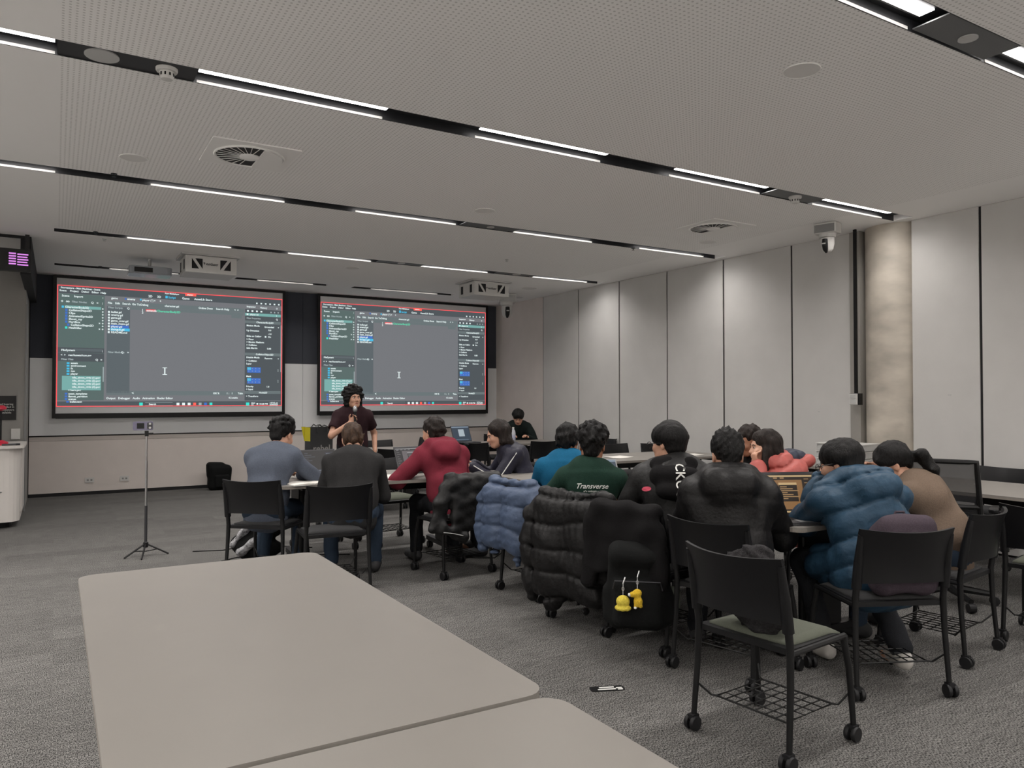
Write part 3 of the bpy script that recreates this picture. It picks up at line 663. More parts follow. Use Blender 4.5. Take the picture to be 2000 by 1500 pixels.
# mesh office chair
t = thing('mesh_office_chair', 'black mesh-back office chair with armrests at the right', 'chair', (5.35, 3.02, 0), facing((.92, .38)))
M_MESH = mat('chair_mesh', (0.02, 0.02, 0.023), 0.7, alpha=0.55)
def mback(u, v): return (u * (.225 - .02 * v), -.22 - .06 * v - .035 * (1 - u * u), .56 + .44 * v)
obj('mesh_back', MB().surf(mback, 12, 8, .004, lambda u, v: (0, 1, 0)), M_MESH, t, smooth=True)
m_ = MB(); ring = [mback(-1, i / 8) for i in range(9)] + [mback(-1 + 2 * i / 10, 1) for i in range(1, 11)] + [mback(1, 1 - i / 8) for i in range(1, 9)] + [mback(1 - 2 * i / 10, 0) for i in range(1, 10)]
obj('back_frame', m_.tube(ring, .017, 8, True), M_FRAME, t, smooth='auto')
obj('lumbar_bar', MB().tube([mback(-1 + 2 * i / 8, .32) for i in range(9)], .016, 8), M_FRAME, t, smooth='auto')
obj('spine', MB().tube([(0, -.28, .62), (0, -.27, .50), (0, -.16, .42)], .028, 8), M_FRAME, t, smooth='auto')
obj('seat', MB().surf(lambda u, v: (u * .245, -.21 + .46 * v, .49 - .02 * max(abs(u) ** 5, abs(2 * v - 1) ** 5)), 10, 10, -.06, lambda u, v: (0, 0, 1)), M_PADBLACK, t, smooth='auto')
for s in (-1, 1):
    a = obj('armrest', MB().rbox((s * .29, .02, .665), (.08, .27, .03), .035), M_FRAME, t, bevel=.008)
    obj('arm_post', MB().tube([(s * .29, 0, .65), (s * .285, 0, .46), (s * .2, 0, .42)], .02, 8), M_FRAME, a, smooth='auto')
obj('gas_column', MB().tube([(0, 0, .08), (0, 0, .43)], .028, 12), M_DKMETAL, t)
for i in range(5):
    a = 2 * math.pi * i / 5 + .3; e = (.28 * math.cos(a), .28 * math.sin(a))
    l = obj('base_arm', MB().tube([(0, 0, .11), (e[0], e[1], .075)], [.03, .018], 8), M_FRAME, t, smooth='auto')
    obj('caster', MB().lathe([(.03, -.022), (.032, 0), (.03, .022)], 14, (e[0], e[1], .033), Matrix.Rotation(a, 3, 'Z') @ RX(90)), M_RUBBER, l, smooth='auto')

# lectern
t = thing('lectern', 'white lectern at the left edge with a black panel line', 'lectern', (-.86, 10.45, 0), 0)
M_LEC = mat('lectern_white', (.62, .59, .56), .4)
obj('body', MB().rbox((0, 0, .47), (1.06, 1.0, .80), .14, n=5), M_LEC, t)
obj('top', MB().rbox((0, 0, .885), (1.14, 1.06, .03), .12, n=5), M_LEC, t)
obj('plinth', MB().rbox((0, .03, .035), (.9, .85, .07), .1), M_FRAME, t)
obj('side_panel', MB().b2(.52, .545, -.2, .42, .14, .86), M_LEC, t)
obj('handle_slot', MB().b2(.24, .285, -.506, -.498, .56, .70), M_DKMETAL, t)
obj('outline_mark', MB().tube([(.2, -.503, .40), (.37, -.503, .40), (.27, -.503, .32), (.2, -.503, .30)], .006, 6), M_FRAME, t)
o = thing('desk_microphone', 'black gooseneck microphone with red base and red tip on the lectern', 'microphone', (-.52, 10.15, .90))
M_RED = mat('red_plastic', (.55, .02, .05), .35)
obj('base', MB().lathe([(.075, 0), (.075, .03), (.04, .05), (.02, .055)], 24), M_RED, o, smooth='auto')
obj('stem', MB().tube([(0, 0, .05), (0, 0, .40)], .013, 8), M_FRAME, o)
obj('head', MB().lathe([(.02, .38), (.055, .40), (.055, .42), (.03, .44)], 20), M_RED, o, smooth='auto')
obj('boom', MB().tube([(0, 0, .39), (-.12, 0, .36)], .012, 8), M_FRAME, o)
o = thing('marker_pen', 'dark marker pen lying on the lectern top', 'pen', (-.43, 10.02, .911)); o.rotation_euler = (0, 0, .2)
obj('barrel', MB().tube([(-.07, 0, 0), (.06, 0, 0)], .010, 8), M_DKMETAL, o); obj('cap', MB().tube([(.06, 0, 0), (.10, 0, 0)], .011, 8), M_FRAME, o)

# phone on tripod
t = thing('tripod_stand', 'slim silver selfie tripod standing alone on the carpet', 'tripod', (.71, 7.62, 0))
obj('pole', MB().tube([(0, 0, .10), (0, 0, .45)], .013, 10), M_DKMETAL, t); obj('pole', MB().tube([(0, 0, .45), (0, 0, .85)], .0105, 10), M_CHROME, t); obj('pole', MB().tube([(0, 0, .85), (0, 0, 1.085)], .008, 10), M_CHROME, t)
obj('collar', MB().lathe([(.018, .075), (.022, .08), (.022, .12), (.016, .125)], 14), M_FRAME, t)
for a in (200, 255, 350):
    d = Vector((math.cos(math.radians(a)), math.sin(math.radians(a)), 0))
    l = obj('leg', MB().tube([Vector((0, 0, .105)) + d * .01, d * .19 + Vector((0, 0, .006))], .008, 6), M_FRAME, t)
    obj('strut', MB().tube([Vector((0, 0, .04)), d * .10 + Vector((0, 0, .055))], .005, 6), M_FRAME, l)
obj('clamp', MB().box((0, 0, 1.10), (.03, .03, .05)).box((.03, 0, 1.10), (.05, .012, .012)), M_FRAME, t)
t = thing('smartphone', 'phone with purple-grey back held sideways on the tripod', 'phone', (-.03 + .71, 7.62, 1.17), math.radians(-8))
obj('body', MB().rbox((0, 0, 0), (.165, .08, .009), .012, RX(90)), mat('phone_back', (.16, .15, .22), .25), t)
obj('camera_bump', MB().rbox((.055, -.006, 0), (.045, .06, .006), .01, RX(90)), M_DKMETAL, t)
for dz in (-.018, .018): obj('lens', MB().lathe([(.010, -.003), (.010, .003)], 14, (.057, -.010, dz), RX(90)), M_CHROME, t)
obj('screen_patch', MB().box((-.02, -.005, 0), (.06, .002, .05)), M_FRAME, t)

# laptops
def laptop(x, y, z, f, label, img, w=.33, d=.23, tilt=18, emit=.5, body=None):
    t = thing('laptop', label, 'laptop', (x, y, z), facing(f), 'open laptops')
    body = body or M_DKMETAL
    b_ = obj('base', MB().rbox((0, 0, .009), (w, d, .016), .012), body, t)
    obj('keyboard', MB().box((0, .03, .0178), (w * .86, d * .45, .0015)), M_FRAME, b_)
    obj('touchpad', MB().box((0, -.065, .0178), (w * .3, d * .28, .0012)), M_GREY, b_)
    R = RX(-tilt); c = Vector((0, d / 2 - .006, .017))
    hh = d * 1.0
    l = obj('lid', MB().box(c + R @ Vector((0, .004, hh / 2)), (w, .008, hh), R), body, t)
    k = MB()
    for m_i, u0, v0, u1, v1, lv in img['r']:
        k.cur = m_i
        vs = [c + R @ Vector((w * .94 * (u - .5), -.0008 - lv * .0005, hh * .05 + hh * .9 * v)) for u, v in ((u0, v0), (u1, v0), (u1, v1), (u0, v1))]
        k.add(vs, [(0, 1, 2, 3)])
    obj('display', k, img['m'], l)
    return t
def em(name, r, g, b, e=.55):
    m = bpy.data.materials.new(name); m.use_nodes = True; bs = m.node_tree.nodes['Principled BSDF']
    bs.inputs['Base Color'].default_value = (.01, .01, .01, 1); bs.inputs['Emission Color'].default_value = (*srgb(r, g, b), 1); bs.inputs['Emission Strength'].default_value = e
    return m
def editor_img(base, bg, hi, line):
    r = [(0, 0, 0, 1, 1, 0), (2, 0, .93, 1, .97, 1), (1, .2, .1, .78, .85, 1), (0, .36, .3, .68, .78, 2), (2, .36, .72, .68, .78, 3)]
    for i in range(7): r.append((3, .38, .66 - i * .05, .38 + .12 + .1 * ((i * 37) % 3), .685 - i * .05, 3)); r.append((3, .02, .86 - i * .1, .02 + .06 + .03 * (i % 3), .885 - i * .1, 2)); r.append((3, .82, .86 - i * .1, .9 + .02 * (i % 3), .88 - i * .1, 2))
    for i in range(4): r.append((3, .04 + i * .12, .885, .11 + i * .12, .915, 2))
    r.append((2, .4, .02, .62, .06, 2))
    return {'r': r, 'm': [base, bg, hi, line]}
IMG_AMB = editor_img(em('amber_dark', 48, 36, 26), em('amber_mid', 168, 124, 78), em('amber_light', 240, 205, 150), em('amber_line', 196, 156, 108))
IMG_GRY = editor_img(em('editor_dark', 38, 37, 42), em('editor_mid', 120, 112, 116), em('editor_light', 170, 170, 172), em('editor_line', 130, 128, 130))
IMG_DK = {'r': [(0, 0, 0, 1, 1, 0), (2, 0, 0, 1, .04, 1), (1, .72, .08, 1, .9, 1)] + [(3, .12, .85 - i * .09, .12 + .1 * (1 + i % 3), .88 - i * .09, 2) for i in range(5)] + [(2, .75, .8 - i * .1, .95, .84 - i * .1, 2) for i in range(5)], 'm': [em('code_dark', 22, 18, 22), em('code_side', 34, 34, 54), em('code_light', 120, 130, 150), em('code_line', 80, 84, 96)]}
IMG_BL = {'r': [(0, 0, 0, 1, 1, 0), (1, 0, .92, 1, 1, 1), (2, .35, .3, .68, .8, 1), (3, .1, .06, .85, .1, 1)], 'm': [em('page_blue', 52, 72, 92), em('page_bar', 150, 170, 190), em('page_light', 205, 220, 230), em('page_line', 130, 150, 170)]}
laptop(2.06, 6.68, .74, (-.05, 1), 'dark laptop with a code window in front of the grey-blue sweater', IMG_DK, w=.34, d=.225, tilt=30)
laptop(2.90, 6.48, .74, (-.1, 1), 'laptop with a grey editor window in front of the maroon hoodie', IMG_GRY, w=.35, d=.23, tilt=26)
laptop(3.52, 2.79, .74, (.42, .9), 'laptop with an amber-tinted editor beside the blue coat', IMG_AMB, w=.36, d=.25)
laptop(5.38, 10.3, .74, (-.1, 1), 'far laptop with a bluish page on the far right table', IMG_BL, w=.33, d=.26, tilt=25)
laptop(3.55, 4.55, .74, (.3, 1), 'silver laptop between the green shirt and the black hoodie', IMG_BL, w=.32, d=.22, tilt=30, body=M_GREY)

# papers and notebooks
def notebook(x, y, z, rz, label, w=.30, d=.21):
    t = thing('notebook', label, 'notebook', (x, y, z), rz, 'open notebooks')
    obj('cover', MB().b2(-w / 2, w / 2, -d / 2, d / 2, 0, .004), M_OFFW, t)
    for s in (-1, 1): obj('page_block', MB().surf(lambda u, v: (s * w / 4 + u * w / 4.1, -d / 2.05 + d / 1.025 * v, .016 - .006 * abs(u * s - (-.2))), 6, 1, -.011, lambda u, v: (0, 0, 1)), M_PAPER, t)
notebook(1.74, 6.05, .74, .1, 'open notebook at the table corner beside the grey-blue sleeve', .34, .24)
notebook(2.40, 6.13, .74, -.1, 'open notebook between the charcoal shirt and the maroon sleeve', .42, .3)
for (x, y, rz, lb) in ((5.55, 6.9, .2, 'sheet of paper on the middle table left of the black hoodie'), (6.5, 6.75, -.2, 'sheet of paper on the middle table right of the black hoodie'), (2.3, 6.75, .1, 'loose sheet behind the charcoal shirt on the laptop table')):
    o = obj('paper_sheet', MB().surf(lambda u, v: (u * .15, -.105 + .21 * v, .004 * (u * u + v)), 6, 4, -.001, lambda u, v: (0, 0, 1)), M_PAPER); o.location = (x, y, .7415); o.rotation_euler = (0, 0, rz); tag(o, lb, 'paper')
t = thing('drinking_glass', 'clear plastic tumbler against the charcoal sleeve', 'glass', (2.06, 6.2, .74))
M_GLASS = mat('clear_plastic', (.75, .76, .85), .08, trans=.85, spec=.5)
obj('tumbler', MB().lathe([(.030, 0), (.034, .11), (.031, .11), (.028, .006)], 20), M_GLASS, t, smooth='auto')
obj('water', MB().lathe([(.027, .007), (.029, .06)], 20), mat('water', (.8, .85, .95), .05, trans=.9), t)
t = thing('water_bottle', 'clear white-labelled water bottle on the far right table', 'bottle', (6.02, 10.02, .74))
obj('bottle_body', MB().lathe([(.03, 0), (.036, .01), (.036, .14), (.028, .18), (.014, .205), (.014, .215)], 18), mat('bottle_plastic', (.72, .74, .80), .2, trans=.3), t, smooth='auto')
obj('bottle_cap', MB().lathe([(.016, .215), (.016, .235)], 14), M_PAPER, t); obj('bottle_label', MB().lathe([(.0365, .05), (.0365, .12)], 18), mat('bottle_label', (.40, .42, .55), .6), t, smooth='auto')

# printed shopping bag
t = thing('shopping_bag', 'black paper shopping bag with yellow side and grey lettering on the back table', 'bag', (2.82, 9.40, .74), math.radians(10))
M_BAGB = mat('bag_black_paper', (.03, .031, .033), .6); M_BAGY = mat('bag_yellow_paper', (.55, .48, .02), .6)
obj('front_panel', MB().box((0, -.075, .16), (.30, .004, .32)), M_BAGB, t); obj('rear_panel', MB().box((0, .075, .16), (.30, .004, .32)), M_BAGB, t); obj('bottom', MB().box((0, 0, .003), (.30, .15, .004)), M_BAGB, t)
for s in (-1, 1):
    obj('gusset_lower', MB().box((s * .15, 0, .075), (.003, .146, .15)), M_BAGB, t); obj('gusset_upper', MB().box((s * .15 , 0, .235), (.004, .148, .17)), M_BAGY, t)
o = obj('yellow_flap', MB().prism([(-.155, .15), (-.10, .15), (-.145, .325), (-.195, .325)], -.002, .002, (0, -.079 + .16, 0), RX(90)), M_BAGY, t)
for yy in (-.08, .08): obj('ribbon_handle', MB().tube([(-.06, yy, .25), (-.065, yy - .01, .32), (-.03, yy, .355), (.0, yy, .33), (.03, yy, .345), (.07, yy - .01, .33), (.065, yy, .26)], .008, 6), M_BAGB, t)
mb = MB(); vs, fs = text_mesh('rebel', .115, 'CENTER', bold=.002); mb.add([(v.x * .98, -.0785, .022 + v.y) for v in vs], fs); obj('lettering', mb, mat('bag_print', (.28, .28, .27), .6), t)

# tray stack by the column
for i, (lb) in enumerate(('lowest white tray in the stack by the column', 'white tray in the middle of the stack by the column', 'top white tray in the stack by the column')):
    t = thing('storage_tray', lb, 'tray', (6.93, 4.92, .74 + i * .075), .1, 'stacked trays by the column')
    obj('tray_body', MB().rbox((0, 0, .035), (.36 - .01 * i, .50, .066), .03), M_OFFW, t, bevel=.006); obj('rim', MB().rbox((0, 0, .068), (.38 - .01 * i, .52, .010), .03), M_WHITE, t)
# black floor sticker with white strips
t = thing('floor_label', 'small black adhesive label with white strips stuck on the carpet', 'label', (2.325, 2.98, 0), math.radians(-22))
obj('backing', MB().rbox((0, 0, .0015), (.17, .06, .003), .012), M_FRAME, t)
for x, y, w in ((.0, .012, .075), (-.004, -.012, .09), (.06, .0, .03), (.062, -.018, .025)): obj('strip', MB().box((x, y, .0035), (w, .011, .001)), M_PRINTW, t)
# cables on the carpet
for pts, lb in (([(1.1, 7.58, .005), (1.2, 7.55, .005), (1.35, 7.5, .005), (1.6, 7.6, .005), (1.9, 7.4, .005), (2.1, 7.2, .005)], 'thin black cable running left from under the grey-blue sitter'), ([(1.25, 7.0, .006), (1.4, 7.1, .006), (1.7, 6.95, .006), (2.0, 6.9, .006), (2.3, 6.7, .006)], 'thin black cable under the laptop table'), ([(3.0, 6.3, .006), (3.2, 6.0, .006), (3.35, 5.9, .006), (3.5, 6.05, .006), (3.6, 6.3, .006)], 'thin black cable by the maroon sitter')):
    tag(obj('floor_cable', MB().tube(pts, .005, 6), M_WIRE, smooth=True), lb, 'cable')

# ------------------------------------------------------------------ soft shapes: signed-distance blending and surface nets
A = lambda *v: np.array(v, float)
def nrm(v): v = np.asarray(v, float); return v / (np.linalg.norm(v) + 1e-12)
class Soft:
    def __init__(s): s.p = []
    def ec(s, a, b, r0, r1, k=.03, x=None, neg=False):
        a, b = np.asarray(a, float), np.asarray(b, float)
        r0 = (r0, r0) if np.isscalar(r0) else r0; r1 = (r1, r1) if np.isscalar(r1) else r1
        w = b - a; L = np.linalg.norm(w) + 1e-9; w = w / L
        x = np.asarray(x if x is not None else (1, 0, 0), float); x = x - w * x.dot(w)
        if np.linalg.norm(x) < 1e-4: x = np.cross(w, A(0, 1, .3))
        x = nrm(x); y = np.cross(w, x); R = max(*r0, *r1)
        s.p.append(('c', a, L, w, x, y, r0, r1, k, neg, np.minimum(a, b) - R, np.maximum(a, b) + R)); return s
    def el(s, c, r, R=None, k=.02, neg=False):
        c = np.asarray(c, float); M = np.array(R, float) if R is not None else np.eye(3); m = max(r)
        s.p.append(('e', c, np.asarray(r, float), M, None, None, None, None, k, neg, c - m, c + m)); return s
    def bx(s, c, h, R=None, rd=.02, k=.02, neg=False):
        c = np.asarray(c, float); M = np.array(R, float) if R is not None else np.eye(3); m = np.linalg.norm(h)
        s.p.append(('b', c, np.asarray(h, float), M, rd, None, None, None, k, neg, c - m, c + m)); return s
    def chain(s, pts, rs, k=.03, x=None):
        for i in range(len(pts) - 1): s.ec(pts[i], pts[i + 1], rs[i], rs[i + 1], k, x)
        return s
    def mesh(s, name, base=.014, fine=None, rois=(), disp=None, smooth=2):
        pos = [p for p in s.p if not p[9]]
        lo = np.min([p[10] for p in pos], 0) - .03; hi = np.max([p[11] for p in pos], 0) + .03
        axs = []
        for d in range(3):
            v = [lo[d]]
            while v[-1] < hi[d]:
                st = base
                for (c, r) in rois:
                    if abs(v[-1] - c[d]) < r: st = fine
                v.append(v[-1] + st)
            axs.append(np.array(v))
        X, Y, Z = axs; D = np.full((len(X), len(Y), len(Z)), .2, np.float32)
        for p in s.p:
            k, neg = p[8], p[9]; mg = k + 3.2 * base
            i0 = [max(0, np.searchsorted(a, p[10][d] - mg) - 1) for d, a in enumerate(axs)]; i1 = [min(len(a), np.searchsorted(a, p[11][d] + mg) + 1) for d, a in enumerate(axs)]
            if any(i1[d] <= i0[d] for d in range(3)): continue
            sl = tuple(slice(i0[d], i1[d]) for d in range(3))
            q0 = (X[sl[0]] - p[1][0])[:, None, None]; q1 = (Y[sl[1]] - p[1][1])[None, :, None]; q2 = (Z[sl[2]] - p[1][2])[None, None, :]
            dot = lambda v: q0 * v[0] + q1 * v[1] + q2 * v[2]
            if p[0] == 'c':
                L, w, x, y, r0, r1 = p[2:8]
                tw = dot(w); t = np.clip(tw / L, 0, 1); rx = r0[0] + (r1[0] - r0[0]) * t; ry = r0[1] + (r1[1] - r0[1]) * t; rm = np.minimum(rx, ry)
                d = (np.sqrt((dot(x) / rx) ** 2 + (dot(y) / ry) ** 2 + ((tw - t * L) / rm) ** 2) - 1) * rm
            elif p[0] == 'e':
                r, M = p[2], p[3]; d = (np.sqrt((dot(M[:, 0]) / r[0]) ** 2 + (dot(M[:, 1]) / r[1]) ** 2 + (dot(M[:, 2]) / r[2]) ** 2) - 1) * min(r)
            else:
                h, M, rd = p[2], p[3], p[4]; a0 = [np.abs(dot(M[:, i])) - (h[i] - rd) for i in range(3)]
                d = np.sqrt(sum(np.maximum(a, 0) ** 2 for a in a0)) + np.minimum(np.maximum(np.maximum(a0[0], a0[1]), a0[2]), 0) - rd
            B = D[sl]
            if neg:
                hh = np.clip(.5 - .5 * (B + d) / k, 0, 1); D[sl] = B * (1 - hh) - d * hh + k * hh * (1 - hh)
            else:
                hh = np.clip(.5 + .5 * (d - B) / k, 0, 1); D[sl] = d * (1 - hh) + B * hh - k * hh * (1 - hh)
        if disp is not None: D = D + disp(X[:, None, None], Y[None, :, None], Z[None, None, :])
        v, f = surfnets(D, X, Y, Z, smooth)
        me = bpy.data.meshes.new(name); me.vertices.add(len(v)); me.vertices.foreach_set('co', v.ravel())
        me.loops.add(len(f) * 4); me.loops.foreach_set('vertex_index', f.ravel().astype(np.int32)); me.polygons.add(len(f)); me.polygons.foreach_set('loop_start', np.arange(0, len(f) * 4, 4, dtype=np.int32)); me.polygons.foreach_set('loop_total', np.full(len(f), 4, np.int32))
        me.polygons.foreach_set('use_smooth', np.ones(len(f), bool)); me.update(calc_edges=True); me.validate()
        return me
def surfnets(D, X, Y, Z, smooth):
    I = D < 0
    cnt = sum(I[a:I.shape[0] - 1 + a, b:I.shape[1] - 1 + b, c:I.shape[2] - 1 + c].astype(np.int8) for a in (0, 1) for b in (0, 1) for c in (0, 1))
    cells = np.argwhere((cnt > 0) & (cnt < 8)); vid = np.full(cnt.shape, -1, np.int64); vid[tuple(cells.T)] = np.arange(len(cells))
    acc = np.zeros((len(cells), 3)); num = np.zeros(len(cells)); i, j, k = cells.T
    for a in [(0, 0, 0), (0, 0, 1), (0, 1, 0), (0, 1, 1), (1, 0, 0), (1, 0, 1), (1, 1, 0), (1, 1, 1)]:
        for ax in range(3):
            if a[ax]: continue
            b = list(a); b[ax] = 1
            d1 = D[i + a[0], j + a[1], k + a[2]].astype(float); d2 = D[i + b[0], j + b[1], k + b[2]].astype(float); cr = (d1 < 0) != (d2 < 0)
            t = np.where(cr, d1 / np.where(cr, d1 - d2, 1), 0)
            p1 = np.stack([X[i + a[0]], Y[j + a[1]], Z[k + a[2]]], 1); p2 = np.stack([X[i + b[0]], Y[j + b[1]], Z[k + b[2]]], 1)
            acc += np.where(cr[:, None], p1 + (p2 - p1) * t[:, None], 0); num += cr
    v = acc / num[:, None]; F = []
    for ax in range(3):
        s0 = [slice(None)] * 3; s1 = [slice(None)] * 3; s0[ax] = slice(0, -1); s1[ax] = slice(1, None)
        e = np.argwhere(I[tuple(s0)] != I[tuple(s1)])
        o1, o2 = (ax + 1) % 3, (ax + 2) % 3
        e = e[(e[:, o1] > 0) & (e[:, o2] > 0) & (e[:, o1] < D.shape[o1] - 1) & (e[:, o2] < D.shape[o2] - 1)]
        def cid(d1, d2):
            c = e.copy(); c[:, o1] -= d1; c[:, o2] -= d2; return vid[tuple(c.T)]
        q = np.stack([cid(1, 1), cid(0, 1), cid(0, 0), cid(1, 0)], 1)
        fl = I[tuple(e.T)]; q[~fl] = q[~fl][:, ::-1]; F.append(q)
    f = np.concatenate(F); f = f[(f >= 0).all(1)]
    for _ in range(smooth):
        s = np.zeros_like(v); n = np.zeros(len(v))
        for a in range(4):
            p, q = f[:, a], f[:, (a + 1) % 4]
            for d in range(3): s[:, d] += np.bincount(p, v[q, d], len(v)) + np.bincount(q, v[p, d], len(v))
            n += np.bincount(p, minlength=len(v)) + np.bincount(q, minlength=len(v))
        v = .5 * v + .5 * s / np.maximum(n, 1)[:, None]
    return v, f
def wav(seed, freq, amp, n=4, sc=(1, 1, 1)):
    r = np.random.RandomState(seed); ks = r.normal(size=(n, 3)); ks = ks / np.linalg.norm(ks, axis=1)[:, None] * freq * r.uniform(.7, 1.4, (n, 1)) * np.array(sc); ph = r.uniform(0, 6.28, n)
    return lambda x, y, z: amp / n * 1.6 * sum(np.sin(k[0] * x + k[1] * y + k[2] * z + p) for k, p in zip(ks, ph)).astype(np.float32)
def addf(*fs): return lambda x, y, z: sum(f(x, y, z) for f in fs)

# ------------------------------------------------------------------ people
def ik(S, T, L1, L2, pole):
    S, T = A(*S), A(*T); d = T - S; L = np.linalg.norm(d); L = min(L, (L1 + L2) * .995); d = nrm(d); T = S + d * L
    a = (L1 * L1 - L2 * L2 + L * L) / (2 * L); h = math.sqrt(max(L1 * L1 - a * a, 0)); p = np.asarray(pole, float); p = nrm(p - d * p.dot(d))
    return S + d * a + p * h, T
def rot(ax, deg):
    return np.array(Matrix.Rotation(math.radians(deg), 3, ax))
def decal(parent, me, items, m, origin, xdir, ndir, name='print'):
    # project lettering onto a garment mesh: ray from outside along -ndir
    bvh = BVHTree.FromPolygons([v.co for v in me.vertices], [tuple(p.vertices) for p in me.polygons])
    xdir, ndir = Vector(xdir).normalized(), Vector(ndir).normalized(); ydir = ndir.cross(xdir); mb = MB()
    for body, size, x, y, al, sh in items:
        if isinstance(body, str): vs, fs = text_mesh(body, size, al, sh, bold=size * .012)
        else: vs, fs = [Vector(p) for p in body], size
        out = []
        for v in vs:
            p = Vector(origin) + xdir * (x + v.x) + ydir * (y + v.y)
            hit = bvh.ray_cast(p + ndir * .35, -ndir)
            out.append((hit[0] + ndir * .003) if hit[0] is not None else p)
        mb.add(out, fs)
    return obj(name, mb, m, parent)

def hand(S, W, d, n, side, curl=35, sc=1.0, thumb=30, spread=1.0):
    d = nrm(d); n = nrm(np.asarray(n, float) - d * np.dot(n, d)); lat = np.cross(d, n) * side   # lat points to the thumb side
    P = W + d * .085 * sc
    S.ec(W + d * .012, P, (.027 * sc, .016 * sc), (.038 * sc, .013 * sc), .012, lat)
    for i, (o, L) in enumerate(((.028, .07), (.0095, .08), (-.0095, .074), (-.028, .058))):
        p = P + lat * o * sc - d * (.004 if i in (1, 2) else .012) * sc; dd = nrm(d + lat * o * 3 * (spread - 1)); r = .0088 * sc
        for q in range(3):
            ang = math.radians(curl * (.6, 1.1, .9)[q]); ax = lat * side
            c, s_ = math.cos(ang), math.sin(ang); dd = nrm(dd * c - n * s_) if True else dd
            n2 = p + dd * L * sc * (.45, .32, .26)[q]; S.ec(p, n2, r, r * .9, .004); p = n2; r *= .92
    b = W + d * .03 * sc + lat * .026 * sc; td = nrm(d * .6 + lat * .75 - n * math.sin(math.radians(thumb)))
    e1 = b + td * .04 * sc; td2 = nrm(d * .9 + lat * .15 - n * math.sin(math.radians(thumb)) * 1.1); S.ec(b, e1, .0125 * sc, .0105 * sc, .012); S.ec(e1, e1 + td2 * .032 * sc, .0105 * sc, .0085 * sc, .004)

